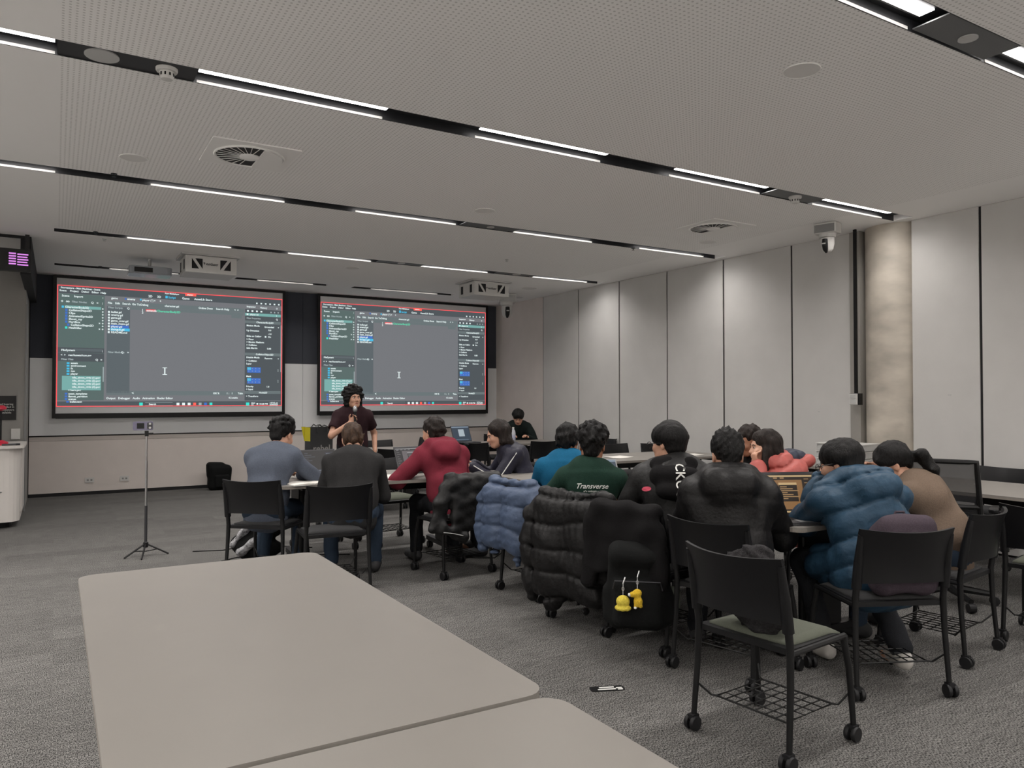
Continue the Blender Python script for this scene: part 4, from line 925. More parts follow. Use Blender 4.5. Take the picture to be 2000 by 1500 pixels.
def person(label, loc, f, c):
    root = thing('person', label, 'person', (loc[0], loc[1], 0), facing(f)); g = c.get
    stand = g('stand', False); hz = .87 if stand else .565
    lean = math.radians(g('lean', 15)); side = math.radians(g('side', 0)); bend = math.radians(g('bend', 10))
    def up(a): return nrm(A(math.sin(side), math.sin(a), math.cos(a)))
    k = g('scale', 1.0)
    P0 = A(0, 0, hz)
    def spine(k):
        P1 = P0 + up(lean * .6) * .15 * k; P2 = P1 + up(lean) * .19 * k; P3 = P2 + up(lean + bend) * .16 * k
        return P1, P2, P3
    Hr = rot('Z', g('hyaw', 0)) @ rot('X', -g('hpitch', 10)) @ rot('Y', g('hroll', 0))
    def headpos(P3): 
        nk = P3 + nrm(up(lean + bend * .6) + A(0, .15, 0)) * .085 * min(k, 1); return nk, nk + Hr @ A(0, .022, .075)
    P1, P2, P3 = spine(k); nk, hc = headpos(P3)
    if 'top' in c:
        for _ in range(6):
            err = g('top') - (hc[2] + .125 + (.06 if g('hair')[0] == 'mop' else .032)); k *= 1 + err / .75; k = min(max(k, .82), 1.18); P1, P2, P3 = spine(k); nk, hc = headpos(P3)
    tw = rot('Z', g('twist', 0)); sx = tw @ A(1, 0, 0); fw = tw @ nrm(A(0, math.cos(lean), -math.sin(lean)))
    sw = g('sw', .165); U3 = up(lean + bend)
    S = {s: P3 - U3 * .072 + sx * s * sw for s in (-1, 1)}
    arm = {}
    for s, key in ((-1, 'larm'), (1, 'rarm')):
        a = g(key, {}); T = A(*a.get('to', (s * .16, .36, .76))); E, W = ik(S[s], T, .285, .255, a.get('pole', (s * .6, -.3, -.7)))
        arm[s] = (S[s], E, W, nrm(a.get('dir', W - E)), A(*a.get('n', (0, 0, 1))), a.get('curl', 40))
    legs = {}
    for s in (-1, 1):
        hip = P0 + A(s * .085, 0, 0 if stand else -.02)
        if stand: kn = hip + A(s * .015, .02, -.42); an = A(kn[0] + s * .01, -.01, .09)
        else:
            ks, kf = g('knee', (.09, .0)); kn = hip + A(s * ks, .415, -.035 + kf); fo = g('foot', (0.0, .02)); an = A(kn[0] + fo[0] * s, kn[1] + fo[1], .095)
            if 'lfoot' in c and s < 0: an = A(*c['lfoot'])
            if 'rfoot' in c and s > 0: an = A(*c['rfoot'])
        legs[s] = (hip, kn, an)
    b = g('build', 1.0)
    sec = [(P0 + A(0, 0, -.03), (.155 * b, .105 * b)), (P0 + up(lean * .3) * .07, (.15 * b, .105 * b)), (P1, (.138 * b, .098 * b)), (P2, (.155 * b, .108 * b)), (P2 + U3 * .08, (.158 * b, .1 * b)), (P3 - U3 * .03, (.125 * b, .075 * b))]
    # body: one continuous skin surface
    B = Soft()
    B.chain([q[0] for q in sec], [(r[0] - .012, r[1] - .012) for _, r in sec], .05, sx)
    for s in (-1, 1):
        Sh, E, W, d, n, cu = arm[s]
        B.ec(P3 - U3 * .05 + sx * s * .045, Sh, .045, .047, .04).ec(Sh, E, .046, .037, .03).ec(E, W, .037, .0265, .02)
        hand(B, W, d, n, s, cu)
        hip, kn, an = legs[s]; B.ec(hip, kn, .078, .054, .04).ec(kn, an, .052, .034, .03); toe = an + A(0, .12, -.055); B.ec(an + A(0, -.03, -.055), toe, .034, .03, .02, (1, 0, 0))
    B.ec(P3 - U3 * .04, nk + Hr @ A(0, -.0, .01), .062, .054, .035)
    h = lambda x, y, z: hc + Hr @ A(x, y, z)
    B.el(h(0, -.012, .035), (.074, .094, .086), Hr, .02).el(h(0, .03, -.03), (.060, .066, .083), Hr, .03).ec(h(0, .066, -.088), h(0, .056, -.07), .026, .034, .025)
    for s in (-1, 1):
        B.ec(h(s * .052, .0, -.06), h(s * .024, .064, -.09), .018, .02, .025); B.el(h(s * .027, .094, -.004), (.017, .012, .011), Hr, .012, True); B.el(h(s * .077, -.006, -.012), (.011, .02, .032), Hr, .008); B.el(h(s * .083, .0, -.012), (.006, .010, .018), Hr, .006, True); B.el(h(s * .037, .074, -.03), (.02, .018, .02), Hr, .02)
    B.ec(h(0, .088, .004), h(0, .110, -.034), .008, .012, .012); B.el(h(0, .098, -.04), (.018, .012, .009), Hr, .01); B.ec(h(-.03, .085, .016), h(.03, .085, .016), .009, .009, .015); B.el(h(0, .088, -.066), (.022, .011, .010), Hr, .008)
    rois = [(hc, .13)] + [(arm[s][2] + arm[s][3] * .09, .10) for s in (-1, 1)]
    fine = g('fine', .0085)
    obj('body', B.mesh('body', .016, fine, rois, smooth=1), SKIN[g('skin', 0)], root)
    if g('face', False):
        for s in (-1, 1):
            e = obj('eye', MB().lathe([(.001, -.011), (.008, -.008), (.011, 0), (.008, .008), (.001, .011)], 10, h(s * .028, .082, -.003)), M_EYEW, root, smooth=True)
            obj('iris', MB().lathe([(.006, -.0015), (.006, .0015)], 10, h(s * .028, .0925, -.003), Matrix(Hr.tolist()) @ RX(90)), M_IRIS, e)
            obj('eyebrow', MB().tube([h(s * .012, .097, .014), h(s * .028, .096, .019), h(s * .045, .085, .014)], [.003, .004, .002], 6), g('hair')[1], root)
        obj('lips', MB().tube([h(-.02, .092, -.068), h(-.008, .0995, -.0655), h(.008, .0995, -.0655), h(.02, .092, -.068)], [.002, .0055, .0055, .002], 8), M_LIP, root, smooth=True)
    # hair
    ht, hm = g('hair'); Q = Soft(); dz = None; hk = .012
    sd = g('seed', 1)
    if ht == 'short':
        Q.el(h(0, -.018, .047), (.084, .103, .089), Hr, .02).ec(h(0, -.075, .0), h(0, -.07, -.045), .05, .04, .03, Hr @ A(1, 0, 0)); Q.el(h(0, .105, -.03), (.08, .07, .088), Hr, .02, True).el(h(-.085, .03, -.07), (.03, .05, .06), Hr, .01, True).el(h(.085, .03, -.07), (.03, .05, .06), Hr, .01, True)
        for s in (-1, 1): Q.el(h(s * .058, -.04, -.005), (.028, .05, .055), Hr, .02)
        dz = addf(wav(sd, 90, .006), wav(sd + 1, 220, .004, sc=(1, 1, .4)))
    elif ht == 'spiky':
        Q.el(h(0, -.018, .05), (.088, .106, .094), Hr, .02).ec(h(0, -.078, .0), h(0, -.074, -.06), .052, .04, .03); Q.el(h(0, .11, -.03), (.085, .07, .095), Hr, .02, True)
        r = random.Random(sd)
        for _ in range(60):
            a, e = r.uniform(0, 6.28), r.uniform(.35, 1.5); d = A(math.cos(a) * math.cos(e), math.sin(a) * math.cos(e), math.sin(e)); p = A(0, -.018, .05) + d * A(.083, .1, .088)
            Q.ec(h(*p), h(*(p + nrm(d + A(r.uniform(-.4, .4), .3, .1)) * r.uniform(.008, .019))), .014, .006, .008)
        dz = wav(sd, 200, .005)
    elif ht == 'bowl':
        Q.el(h(0, -.012, .045), (.096, .112, .092), Hr, .02).ec(h(0, -.05, .02), h(0, -.055, -.035), (.093, .07), (.08, .055), .03, Hr @ A(1, 0, 0)); Q.el(h(0, .13, -.055), (.085, .075, .085), Hr, .015, True)
        for s in (-1, 1): Q.el(h(s * .1, .035, -.075), (.035, .05, .06), Hr, .015, True)
        dz = addf(wav(sd, 50, .004), wav(sd + 2, 230, .003, sc=(1, 1, .25)))
    elif ht == 'curly':
        Q.el(h(0, -.02, .055), (.094, .108, .092), Hr, .02).ec(h(0, -.072, .01), h(0, -.07, -.045), (.07, .05), (.055, .04), .03, Hr @ A(1, 0, 0)); Q.el(h(0, .115, -.04), (.085, .07, .09), Hr, .02, True)
        r = random.Random(sd)
        for _ in range(g('curls', 70)):
            a, e = r.uniform(0, 6.28), r.uniform(-.25, 1.5); d = A(math.cos(a) * math.cos(e), math.sin(a) * math.cos(e), math.sin(e))
            if d[1] > .55 and d[2] < .35: continue
            p = A(0, -.02, .055) + d * A(.096, .108, .094) * g('curlr', 1.0); rr = r.uniform(.014, .024); Q.el(h(*p), (rr, rr, rr), None, .006)
        dz = wav(sd, 170, .006)
    elif ht == 'mop':   # large curly mop reaching the jaw
        Q.el(h(0, -.02, .055), (.104, .112, .098), Hr, .03)
        for s in (-1, 1): Q.ec(h(s * .078, -.01, .03), h(s * .08, -.02, -.085), (.036, .055), (.03, .045), .03, Hr @ A(1, 0, 0))
        Q.ec(h(0, -.08, .02), h(0, -.08, -.10), (.09, .05), (.07, .04), .03, Hr @ A(1, 0, 0)); Q.el(h(0, .135, -.05), (.064, .09, .10), Hr, .02, True)
        r = random.Random(sd)
        for _ in range(170):
            a, e = r.uniform(0, 6.28), r.uniform(-.9, 1.5); d = A(math.cos(a) * math.cos(e), math.sin(a) * math.cos(e), math.sin(e))
            if d[1] > .45 and d[2] < .55: continue
            p = A(0, -.02, .042) + d * A(.104, .11, .104) * r.uniform(.96, 1.14); rr = r.uniform(.012, .024); Q.el(h(*p), (rr, rr, rr), None, .006)
        dz = wav(sd, 150, .006)
    elif ht in ('long', 'bob', 'pony'):
        Q.el(h(0, -.018, .045), (.088, .107, .090), Hr, .02)
        if ht == 'pony':
            Q.ec(h(0, -.075, .01), h(0, -.068, -.04), (.055, .04), (.04, .03), .03, Hr @ A(1, 0, 0)); p = h(0, -.112, .012); pts = [p, p + A(.01, -.06, -.0), p + A(.03, -.11, -.09), p + A(.05, -.13, -.20), p + A(.06, -.14, -.30)]
            Q.chain(pts, [.022, .034, .036, .028, .010], .015)
        else:
            L = .30 if ht == 'long' else .13
            for s in (-1, 1): Q.ec(h(s * .068, -.035, .03), h(s * .08, -.03, -.02) + A(0, 0, -.06 if ht == 'bob' else -.1), (.033, .05), (.03, .045), .03, Hr @ A(1, 0, 0))
            q0 = h(0, -.07, .02); Q.chain([q0, q0 + A(0, -.03, -.12), q0 + A(0, -.055, -.12 - L * .5), q0 + A(0, -.06, -.10 - L)], [(.085, .05), (.098, .05), (.085, .04), (.04, .02)], .03, Hr @ A(1, 0, 0))
            if ht == 'long': Q.chain([h(-.08, .0, -.02), h(-.085, .03, -.12), h(-.08, .06, -.12) + A(0, .02, -.12), h(-.07, .07, -.12) + A(0, .02, -.2)], [(.022, .04), (.025, .035), (.02, .03), .008], .02, Hr @ A(1, 0, 0))
        Q.el(h(0, .115, -.035), (.066 if ht != 'bob' else .058, .07, .09), Hr, .015, True)
        if ht == 'pony':
            for s in (-1, 1): Q.el(h(s * .088, .03, -.075), (.03, .05, .07), Hr, .01, True)
        dz = addf(wav(sd, 60, .005), wav(sd + 2, 220, .004, sc=(1, 1, .2)))
    obj('hair', Q.mesh('hair', g('hres', .009), disp=dz, smooth=1), hm, root)
    if g('glasses', False):
        m_ = MB()
        for s in (-1, 1):
            m_.tube([h(s * .034 + .024 * math.cos(a * math.pi / 8), .118, -.006 + .019 * math.sin(a * math.pi / 8)) for a in range(16)], .0022, 6, True); m_.tube([h(s * .058, .117, 0), h(s * .078, .09, .002), h(s * .084, -.01, .0)], .0022, 6)
        m_.tube([h(-.01, .118, -.002), h(.01, .118, -.002)], .0022, 6); obj('glasses', m_, M_FRAME, root)
    # top garment
    kind, tm = g('topwear'); T = Soft(); th = {'tee': .012, 'shirt': .018, 'hoodie': .026, 'puffer': .045}[kind]; disp = None; x = sx
    if kind == 'puffer':
        pts = [q[0] + (A(0, 0, -.05) if i == 0 else 0) for i, q in enumerate(sec)]
        T.chain(pts, [(r[0] + th, r[1] + th) for _, r in sec], .06, x)
        fat = g('fat', 1.0)
        for s in (-1, 1):
            Sh, E, W = arm[s][:3]
            T.ec(P3 - U3 * .06 + x * s * .04, Sh, .066, .072, .05); T.ec(Sh, E, .078 * fat, .074 * fat, .055).ec(E, W + (E - W) * .06, .072 * fat, .056 * fat, .03)
        if g('coat', False):
            T.el(P0 + A(0, -.02, -.06), (.215, .165, .13), None, .05)
            for s in (-1, 1): T.ec(legs[s][0], legs[s][0] * .4 + legs[s][1] * .6, .125, .105, .05)
        pit = g('pitch', .14); ax_ = nrm(P3 - P0); wv = wav(sd + 5, 14, .012)
        def crease(X_, Y_, Z_):
            sN = ((X_ - P0[0]) * ax_[0] + (Y_ - P0[1]) * ax_[1] + (Z_ - P0[2]) * ax_[2] + wv(X_, Y_, Z_)) / pit
            fr = np.abs(sN - np.round(sN)) * 2
            return (.013 * np.exp(-(fr / .12) ** 2) * g('cd', 1.0) - .010 * fr * g('puff', 1.0)).astype(np.float32)
        disp = addf(crease, wav(sd + 7, 24, .004), wav(sd + 3, 80, .0045, 6, (1, 1, .4)))
    else:
        T.chain([q[0] + (A(0, 0, -.05) if i == 0 else 0) for i, q in enumerate(sec)], [(r[0] + th, r[1] + th) for _, r in sec], .05, x)
        for s in (-1, 1):
            Sh, E, W = arm[s][:3]; T.ec(P3 - U3 * .052 + x * s * .045, Sh, .046 + th * .8, .048 + th, .04)
            if kind == 'tee': T.ec(Sh, Sh + (E - Sh) * .62, .055 + th, .062 + th * .6, .03); T.ec(Sh + (E - Sh) * .86, E, .08, .08, .008, None, True)
            else: T.ec(Sh, E, .05 + th, .044 + th, .03).ec(E, W + (E - W) * .04, .042 + th, .032 + th * .7, .025)
        disp = addf(wav(sd + 7, 26, .007), wav(sd + 3, 60, .005, 5, (1, .6, .5)))
    if kind in ('shirt',): T.ec(P3 - U3 * .05, P3 + nrm(nk - P3) * .03, .078, .066, .02)
    if kind == 'tee': T.ec(P3 - U3 * .05, P3 - U3 * .01, .078, .066, .02)
    if kind in ('hoodie', 'puffer') and g('hood', True):
        hb = g('hb', 1.5 if kind == 'puffer' else 1.2); back = -fw * hb; hs = 1.2 if kind == 'puffer' else 1.08
        if kind == 'puffer': T.ec(P3 + x * -.085 - fw * .07 + U3 * .025, P3 + x * .085 - fw * .07 + U3 * .025, .060, .060, .04); T.ec(P3 + x * -.08 - fw * .16 - U3 * .02, P3 + x * .08 - fw * .16 - U3 * .02, (.075, .064), (.075, .064), .035, U3); T.ec(P3 + x * -.05 - fw * .15 - U3 * .075, P3 + x * .05 - fw * .15 - U3 * .075, .05, .05, .06)
        else: T.ec(P3 + x * -.085 + back * .06 + U3 * .01, P3 + x * .085 + back * .06 + U3 * .01, .056, .056, .05); T.ec(P3 + x * -.065 + back * .125 - U3 * .05, P3 + x * .065 + back * .125 - U3 * .05, .064, .064, .05); T.ec(P3 + x * -.03 + back * .14 - U3 * .12, P3 + x * .03 + back * .14 - U3 * .12, .054, .054, .06)
        for s in (-1, 1): T.ec(P3 + x * s * .09 + back * .05, P3 + x * s * .06 + fw * .065 - U3 * .02, .040 * hs, .03 * hs, .02)
    elif kind in ('puffer', 'hoodie'): T.ec(P3 - U3 * .04, P3 + U3 * .03, .085, .08, .02)
    # neck opening
    T.ec(nk + Hr @ A(0, .0, .02), nk + Hr @ A(0, .02, .14), .058, .07, .01, None, True)
    tme = T.mesh('top', g('tres', .0125), disp=disp, smooth=1)
    top = obj(g('topname', 'top'), tme, tm, root)
    if kind == 'shirt' and g('collar', True):
        cw = Vector(nrm(nk - P3 + U3 * .03)); cx = Vector(sx); cy = cw.cross(cx).normalized(); cx = cy.cross(cw)
        Rm = Matrix((cx, cy, cw)).transposed(); prof = [(.080, -.02), (.074, .0), (.068, .032), (.064, .034), (.066, .0)]
        obj('collar', MB().lathe(prof, 28, Vector(P3 - U3 * .012) + cy * 0, Rm), tm, root, smooth='auto')
    # legs wear, shoes
    Lg = Soft(); Lg.ec(P0 + A(0, 0, -.05), P0 + A(0, .0, .06), (.165 * b, .118 * b), (.16 * b, .115 * b), .04)
    for s in (-1, 1):
        hip, kn, an = legs[s]; Lg.ec(hip, kn, .092, .07, .04).ec(kn, an + A(0, 0, .01), .068, .056, .03)
    obj('trousers', Lg.mesh('trousers', .016, disp=wav(sd + 9, 40, .006), smooth=1), g('legwear', M_JEAN), root)
    for s in (-1, 1):
        an = legs[s][2]; z0 = an[2] - .095; fd = rot('Z', g('toe', 8) * -s) @ A(0, 1, 0); K = Soft(); K.ec(A(an[0], an[1], z0 + .05) - fd * .035, A(an[0], an[1], z0 + .042) + fd * .15, (.042, .045), (.042, .036), .02, A(1, 0, 0)); K.ec(an + A(0, 0, -.005), A(an[0], an[1], z0 + .06), .045, .047, .02); K.bx((an[0], an[1], z0 - .05), (.3, .3, .052), None, .0, .004, True)
        obj('shoe', K.mesh('shoe', .011, smooth=1), g('shoes', M_SHOE), root)
    return dict(root=root, top=top, tme=tme, P3=P3, P2=P2, P1=P1, P0=P0, sx=sx, fw=fw, U3=U3, arm=arm, hc=hc, h=h, Hr=Hr, nk=nk)

M_JEAN = cloth('black_denim', (.016, .017, .02)); M_SHOE = mat('dark_sneaker', (.03, .03, .032), .7); M_SHOEW = mat('pale_sneaker', (.45, .43, .40), .7); M_BLUEJ = cloth('dark_blue_denim', (.03, .045, .07))
M_SWTR = cloth('grey_blue_knit', srgb(82, 88, 100)); M_CHAR = cloth('charcoal_twill', (.026, .0255, .026)); M_MAR = cloth('maroon_fleece', srgb(116, 42, 55)); M_NAVYJ = nylon('navy_tracksuit', (.016, .016, .03)); M_TEAL = cloth('teal_fleece', srgb(22, 85, 118)); M_GREENT = cloth('dark_green_cotton', srgb(29, 52, 43)); M_BLKT = cloth('black_cotton', (.008, .0075, .008)); M_MARBLK = cloth('maroon_black_cotton', (.028, .013, .016))
M_BPUF = nylon('black_puffer_nylon', (.006, .0055, .0058)); M_GPUF = nylon('charcoal_nylon', (.012, .0118, .012)); M_BLUEP = nylon('petrol_blue_nylon', srgb(38, 65, 86)); M_COR = nylon('coral_nylon', srgb(170, 86, 80)); M_BRN = cloth('brown_knit', srgb(106, 91, 79)); M_DENP = nylon('denim_blue_nylon', srgb(70, 83, 106)); M_PURP2 = cloth('purple_grey_canvas', (.060, .046, .058)); M_DKG = cloth('dark_green_black', (.012, .018, .017))

# P1 grey-blue sweater
person('seated person in a grey-blue sweater with curly black hair, leftmost at the table', (1.42, 6.13), (.58, .81), dict(lean=24, bend=14, hpitch=24, hyaw=-14, top=1.275, hair=('curly', M_HBLACK), curls=80, topwear=('shirt', M_SWTR), topname='sweater', seed=3, legwear=M_BLUEJ, shoes=M_SHOEW, rarm=dict(to=(.14, .42, .785), pole=(.8, -.2, -.5)), larm=dict(to=(-.02, .46, .79)), skin=0, knee=(.06, -.0), foot=(.0, -.12)))
# P2 charcoal shirt
person('seated person in a charcoal overshirt with short brown hair, back to the camera', (1.95, 5.62), (.34, .94), dict(lean=20, bend=16, hpitch=34, hyaw=8, top=1.245, hair=('short', M_HBROWN), topwear=('shirt', M_CHAR), topname='overshirt', seed=11, build=1.06, larm=dict(to=(-.13, .40, .785), pole=(-.35, -.3, -.9)), rarm=dict(to=(.13, .40, .785), pole=(.35, -.3, -.9)), legwear=M_BLUEJ, sw=.175))
# P3 presenter
P3d = person('standing presenter in a dark maroon t-shirt with a large curly black mop of hair', (3.02, 8.72), (-.26, -.966), dict(stand=True, lean=2, bend=2, hpitch=-2, hyaw=18, top=1.60, hair=('mop', M_HBLACK), topwear=('tee', M_MARBLK), topname='t_shirt', seed=5, face=True, build=1.02, rarm=dict(to=(.05, .235, 1.13), pole=(.8, -.2, -.6), dir=(-.62, .12, .62), n=(0, -.9, -.4), curl=72), larm=dict(to=(-.26, .02, .80), pole=(-.3, -1, 0), dir=(0, .1, -1), n=(-1, 0, 0), curl=18), legwear=M_JEAN, sw=.172, fine=.0065))
# P4 maroon hoodie
person('seated person in a maroon hoodie with short dark brown hair', (2.84, 5.73), (.12, .99), dict(lean=22, bend=10, side=-6, hpitch=12, hyaw=28, top=1.285, hair=('short', M_HDKBR), topwear=('hoodie', M_MAR), topname='hoodie', seed=21, larm=dict(to=(-.22, .34, .80), pole=(-.8, -.2, -.6)), rarm=dict(to=(.02, .40, .80)), sw=.17, fat=1))
# P5 navy jacket
p5 = person('seated person in a navy track jacket with white piping and a long bob', (3.74, 6.03), (-.93, .36), dict(lean=20, bend=14, hpitch=16, hyaw=6, top=1.245, hair=('bob', M_HDKBR), face=True, topwear=('shirt', M_NAVYJ), topname='track_jacket', seed=31, larm=dict(to=(-.14, .50, .80), pole=(-.2, .0, -1)), rarm=dict(to=(.16, .46, .80)), hres=.009))
# P6 far right
person('seated person in a black t-shirt bowed over the far right table', (6.66, 10.98), (-.42, -.9), dict(lean=22, bend=18, hpitch=34, hyaw=-6, top=1.27, hair=('bowl', M_HBLACK), face=True, topwear=('shirt', M_DKG), topname='t_shirt', seed=41, rarm=dict(to=(.14, .40, .785)), larm=dict(to=(-.14, .40, .785))))
# P7 teal fleece
person('seated person in a teal fleece with short black hair', (3.27, 4.68), (.62, .78), dict(lean=10, bend=8, hpitch=8, hyaw=-12, top=1.255, hair=('short', M_HBLACK), topwear=('shirt', M_TEAL), topname='fleece', seed=51, skin=1, larm=dict(to=(-.12, .40, .785)), rarm=dict(to=(.12, .40, .785)), sw=.17))
# P8 green tee
p8 = person('seated person in a dark green printed t-shirt with curly black hair', (2.99, 3.99), (.60, .80), dict(lean=8, bend=6, hpitch=4, hyaw=-4, hroll=3, top=1.255, hair=('curly', M_HBLACK), curls=90, topwear=('tee', M_GREENT), topname='t_shirt', seed=61, skin=1, sw=.175, larm=dict(to=(-.14, .26, .80), pole=(-1, -.3, -.7)), rarm=dict(to=(.12, .34, .80)), tres=.011, hres=.0085))
# P9 hooded black sweater and charcoal coat
p9 = person('seated person in a charcoal coat with a lettered black hood, bowl-cut hair and glasses', (3.15, 3.39), (.62, .78), dict(lean=10, bend=10, hpitch=6, hyaw=52, top=1.305, hair=('bowl', M_HBLACK), topwear=('hoodie', M_GPUF), topname='coat', hood=False, seed=71, glasses=True, face=True, sw=.175, build=1.06, larm=dict(to=(-.16, .32, .80)), rarm=dict(to=(.12, .36, .80)), tres=.011))
# P10 black puffer
p10 = person('seated person in a black hooded puffer jacket with short spiky black hair', (3.02, 2.84), (.72, .69), dict(lean=13, bend=12, hpitch=8, hyaw=14, top=1.265, hair=('spiky', M_HBLACK), topwear=('puffer', M_BPUF), topname='puffer_jacket', seed=81, sw=.175, puff=.15, cd=.35, pitch=.16, larm=dict(to=(-.12, .38, .81), pole=(-.5, -.2, -.8)), rarm=dict(to=(.12, .36, .81), pole=(.6, -.3, -.7)), tres=.0115, hres=.008))
# P11 hidden sitter
person('mostly hidden person with dark hair and white-piped jacket behind the black puffer', (5.05, 4.31), (-.95, .1), dict(lean=18, bend=12, hpitch=14, hyaw=0, top=1.20, hair=('short', M_HDKBR), topwear=('shirt', M_BLKT), topname='jacket', seed=91, skin=1, face=True))
# P12 coral jacket
p12 = person('seated person in a coral puffer jacket with long dark hair, chin on hand', (4.68, 3.78), (-.97, .26), dict(lean=22, bend=14, hpitch=2, hyaw=-14, top=1.19, hair=('long', M_HDKBR), face=True, topwear=('puffer', M_COR), topname='puffer_jacket', hood=False, puffs=6, seed=101, collar=False, skin=0, larm=dict(to=(-.05, .33, .93), pole=(-.5, .5, -.9), dir=(.2, .2, .8), n=(0, .6, -.3), curl=75), rarm=dict(to=(.14, .40, .80)), tres=.012))
# P13 petrol blue long puffer
p13 = person('seated person in a long petrol blue puffer coat with bowl-cut black hair and glasses', (3.62, 2.40), (.36, .93), dict(lean=24, bend=12, side=-2, hpitch=14, hyaw=36, top=1.225, hair=('bowl', M_HBLACK), glasses=True, face=True, topwear=('puffer', M_BLUEP), topname='puffer_coat', coat=True, puffs=5, seed=111, sw=.185, larm=dict(to=(-.07, .40, .965), pole=(-.4, .1, -1), dir=(.4, .1, .8), n=(-.3, .9, 0), curl=70), rarm=dict(to=(.14, .36, .80)), tres=.0115, rfoot=(.14, .02, .12), lfoot=(-.12, .30, .095), shoes=M_SHOEW, hres=.008))
# P14 brown sweater ponytail
p14 = person('seated person in a brown sweater with a dark ponytail, leaning forward', (4.38, 2.47), (-.25, .97), dict(lean=27, bend=16, hpitch=26, hyaw=26, top=1.175, hair=('pony', M_HBLACK), face=True, topwear=('shirt', M_BRN), topname='sweater', seed=121, sw=.165, larm=dict(to=(-.10, .46, .93), pole=(-1, 0, -.8), dir=(.35, .0, .9), n=(0, .8, -.3), curl=80), rarm=dict(to=(.14, .40, .80)), legwear=M_BLUEJ, tres=.0115, hres=.008))

# garments' prints and extra parts
decal(p8['root'], p8['tme'], [('Transverse', .046, 0, 0, 'CENTER', .4), ('of a midnight scene', .016, .01, -.022, 'CENTER', .25)], M_PRINTW, Vector(p8['P2']) + Vector(p8['U3']) * -.015, p8['sx'], -p8['fw'])
# P9: black hooded sweater under the coat
Hd = Soft(); x, bk, U, q = p9['sx'], -p9['fw'], p9['U3'], p9['P3']
Hd.ec(q + x * -.09 + bk * .07, q + x * .09 + bk * .07, .058, .058, .03).ec(q + x * -.09 + bk * .13 - U * .07, q + x * .09 + bk * .13 - U * .07, .06, .06, .03).ec(q + x * -.06 + bk * .15 - U * .16, q + x * .06 + bk * .15 - U * .17, .056, .056, .03)
for s in (-1, 1): Hd.ec(q + x * s * .09 + bk * .04, q + x * s * .06 - bk * .07 - U * .02, .045, .036, .02)
Hd.ec(p9['nk'], p9['nk'] + A(0, 0, .13), .055, .07, .01, None, True)
hme = Hd.mesh('hood', .011, disp=wav(5, 40, .006)); obj('hood', hme, M_BLKT, p9['root'])
decal(p9['root'], hme, [('CKŌU', .078, 0, -.02, 'CENTER', 0)], M_PRINTW, Vector(q + bk * .1 - U * .10 + x * .02), -Vector(U), Vector(bk) * 1.0, 'hood_lettering')
decal(p9['root'], p9['tme'], [([(0, 0, 0)] + [(.026 * math.cos(a * math.pi / 8), .014 * math.sin(a * math.pi / 8), 0) for a in range(16)], [(0, 1 + i, 1 + (i + 1) % 16) for i in range(16)], 0, 0, '', 0)], mat('pink_patch', (.75, .10, .16), .6), Vector(p9['P2'] + p9['U3'] * .0 - p9['sx'] * .165), p9['sx'], -p9['fw'], 'round_patch')
# P12 navy hood lining
Hn = Soft(); x, bk, U, q = p12['sx'], -p12['fw'], p12['U3'], p12['P3']
Hn.ec(q + x * -.10 + bk * .09 + U * .01, q + x * .10 + bk * .09 + U * .01, .065, .065, .03).ec(q + x * -.06 + bk * .17 - U * .02, q + x * .06 + bk * .17 - U * .02, .06, .06, .03)
Hn.ec(p12['nk'], p12['nk'] + A(0, 0, .13), .06, .07, .01, None, True)
Hc = Soft(); Hc.ec(q + x * -.10 + bk * .20 - U * .06, q + x * .10 + bk * .20 - U * .06, .05, .05, .03)
for s_ in (-1, 1): Hc.ec(q + x * s_ * .13 + bk * .18 - U * .05, q + x * s_ * .14 + bk * .02 - U * .03, .045, .035, .03)
obj('hood_rim', Hc.mesh('hood_rim', .012, disp=wav(8, 40, .005)), M_COR, p12['root'])
obj('hood_lining', Hn.mesh('hood_lining', .012, disp=wav(6, 40, .006)), nylon('navy_lining', (.03, .035, .055)), p12['root'])
# P5 white piping and shirt hem
def on_surface(me, p, n):
    bvh = BVHTree.FromPolygons([v.co for v in me.vertices], [tuple(f_.vertices) for f_ in me.polygons]); hit = bvh.ray_cast(Vector(p) + Vector(n) * .4, -Vector(n)); return (hit[0] if hit[0] is not None else Vector(p))
a_ = p5['arm'][-1]; pts = []
for i in range(9):
    u = i / 8; w = a_[0] + (a_[1] - a_[0]) * min(1, u * 2) + (a_[2] - a_[1]) * max(0, u * 2 - 1); pts.append(on_surface(p5['tme'], w, nrm(A(-.9, -.1, .35))))
obj('white_piping', MB().tube(pts, .005, 6), M_PRINTW, p5['root'])
Hm = Soft(); q = p5['P0']; Hm.ec(q + A(-.06, -.10, -.01), q + A(.06, -.10, -.01), (.03, .05), (.03, .05), .02, (0, 1, 0)); Hm.ec(q + A(-.13, -.05, .0), q + A(-.05, -.12, .0), .03, .03, .02)
obj('shirt_hem', Hm.mesh('shirt_hem', .011), M_PAPER, p5['root'])

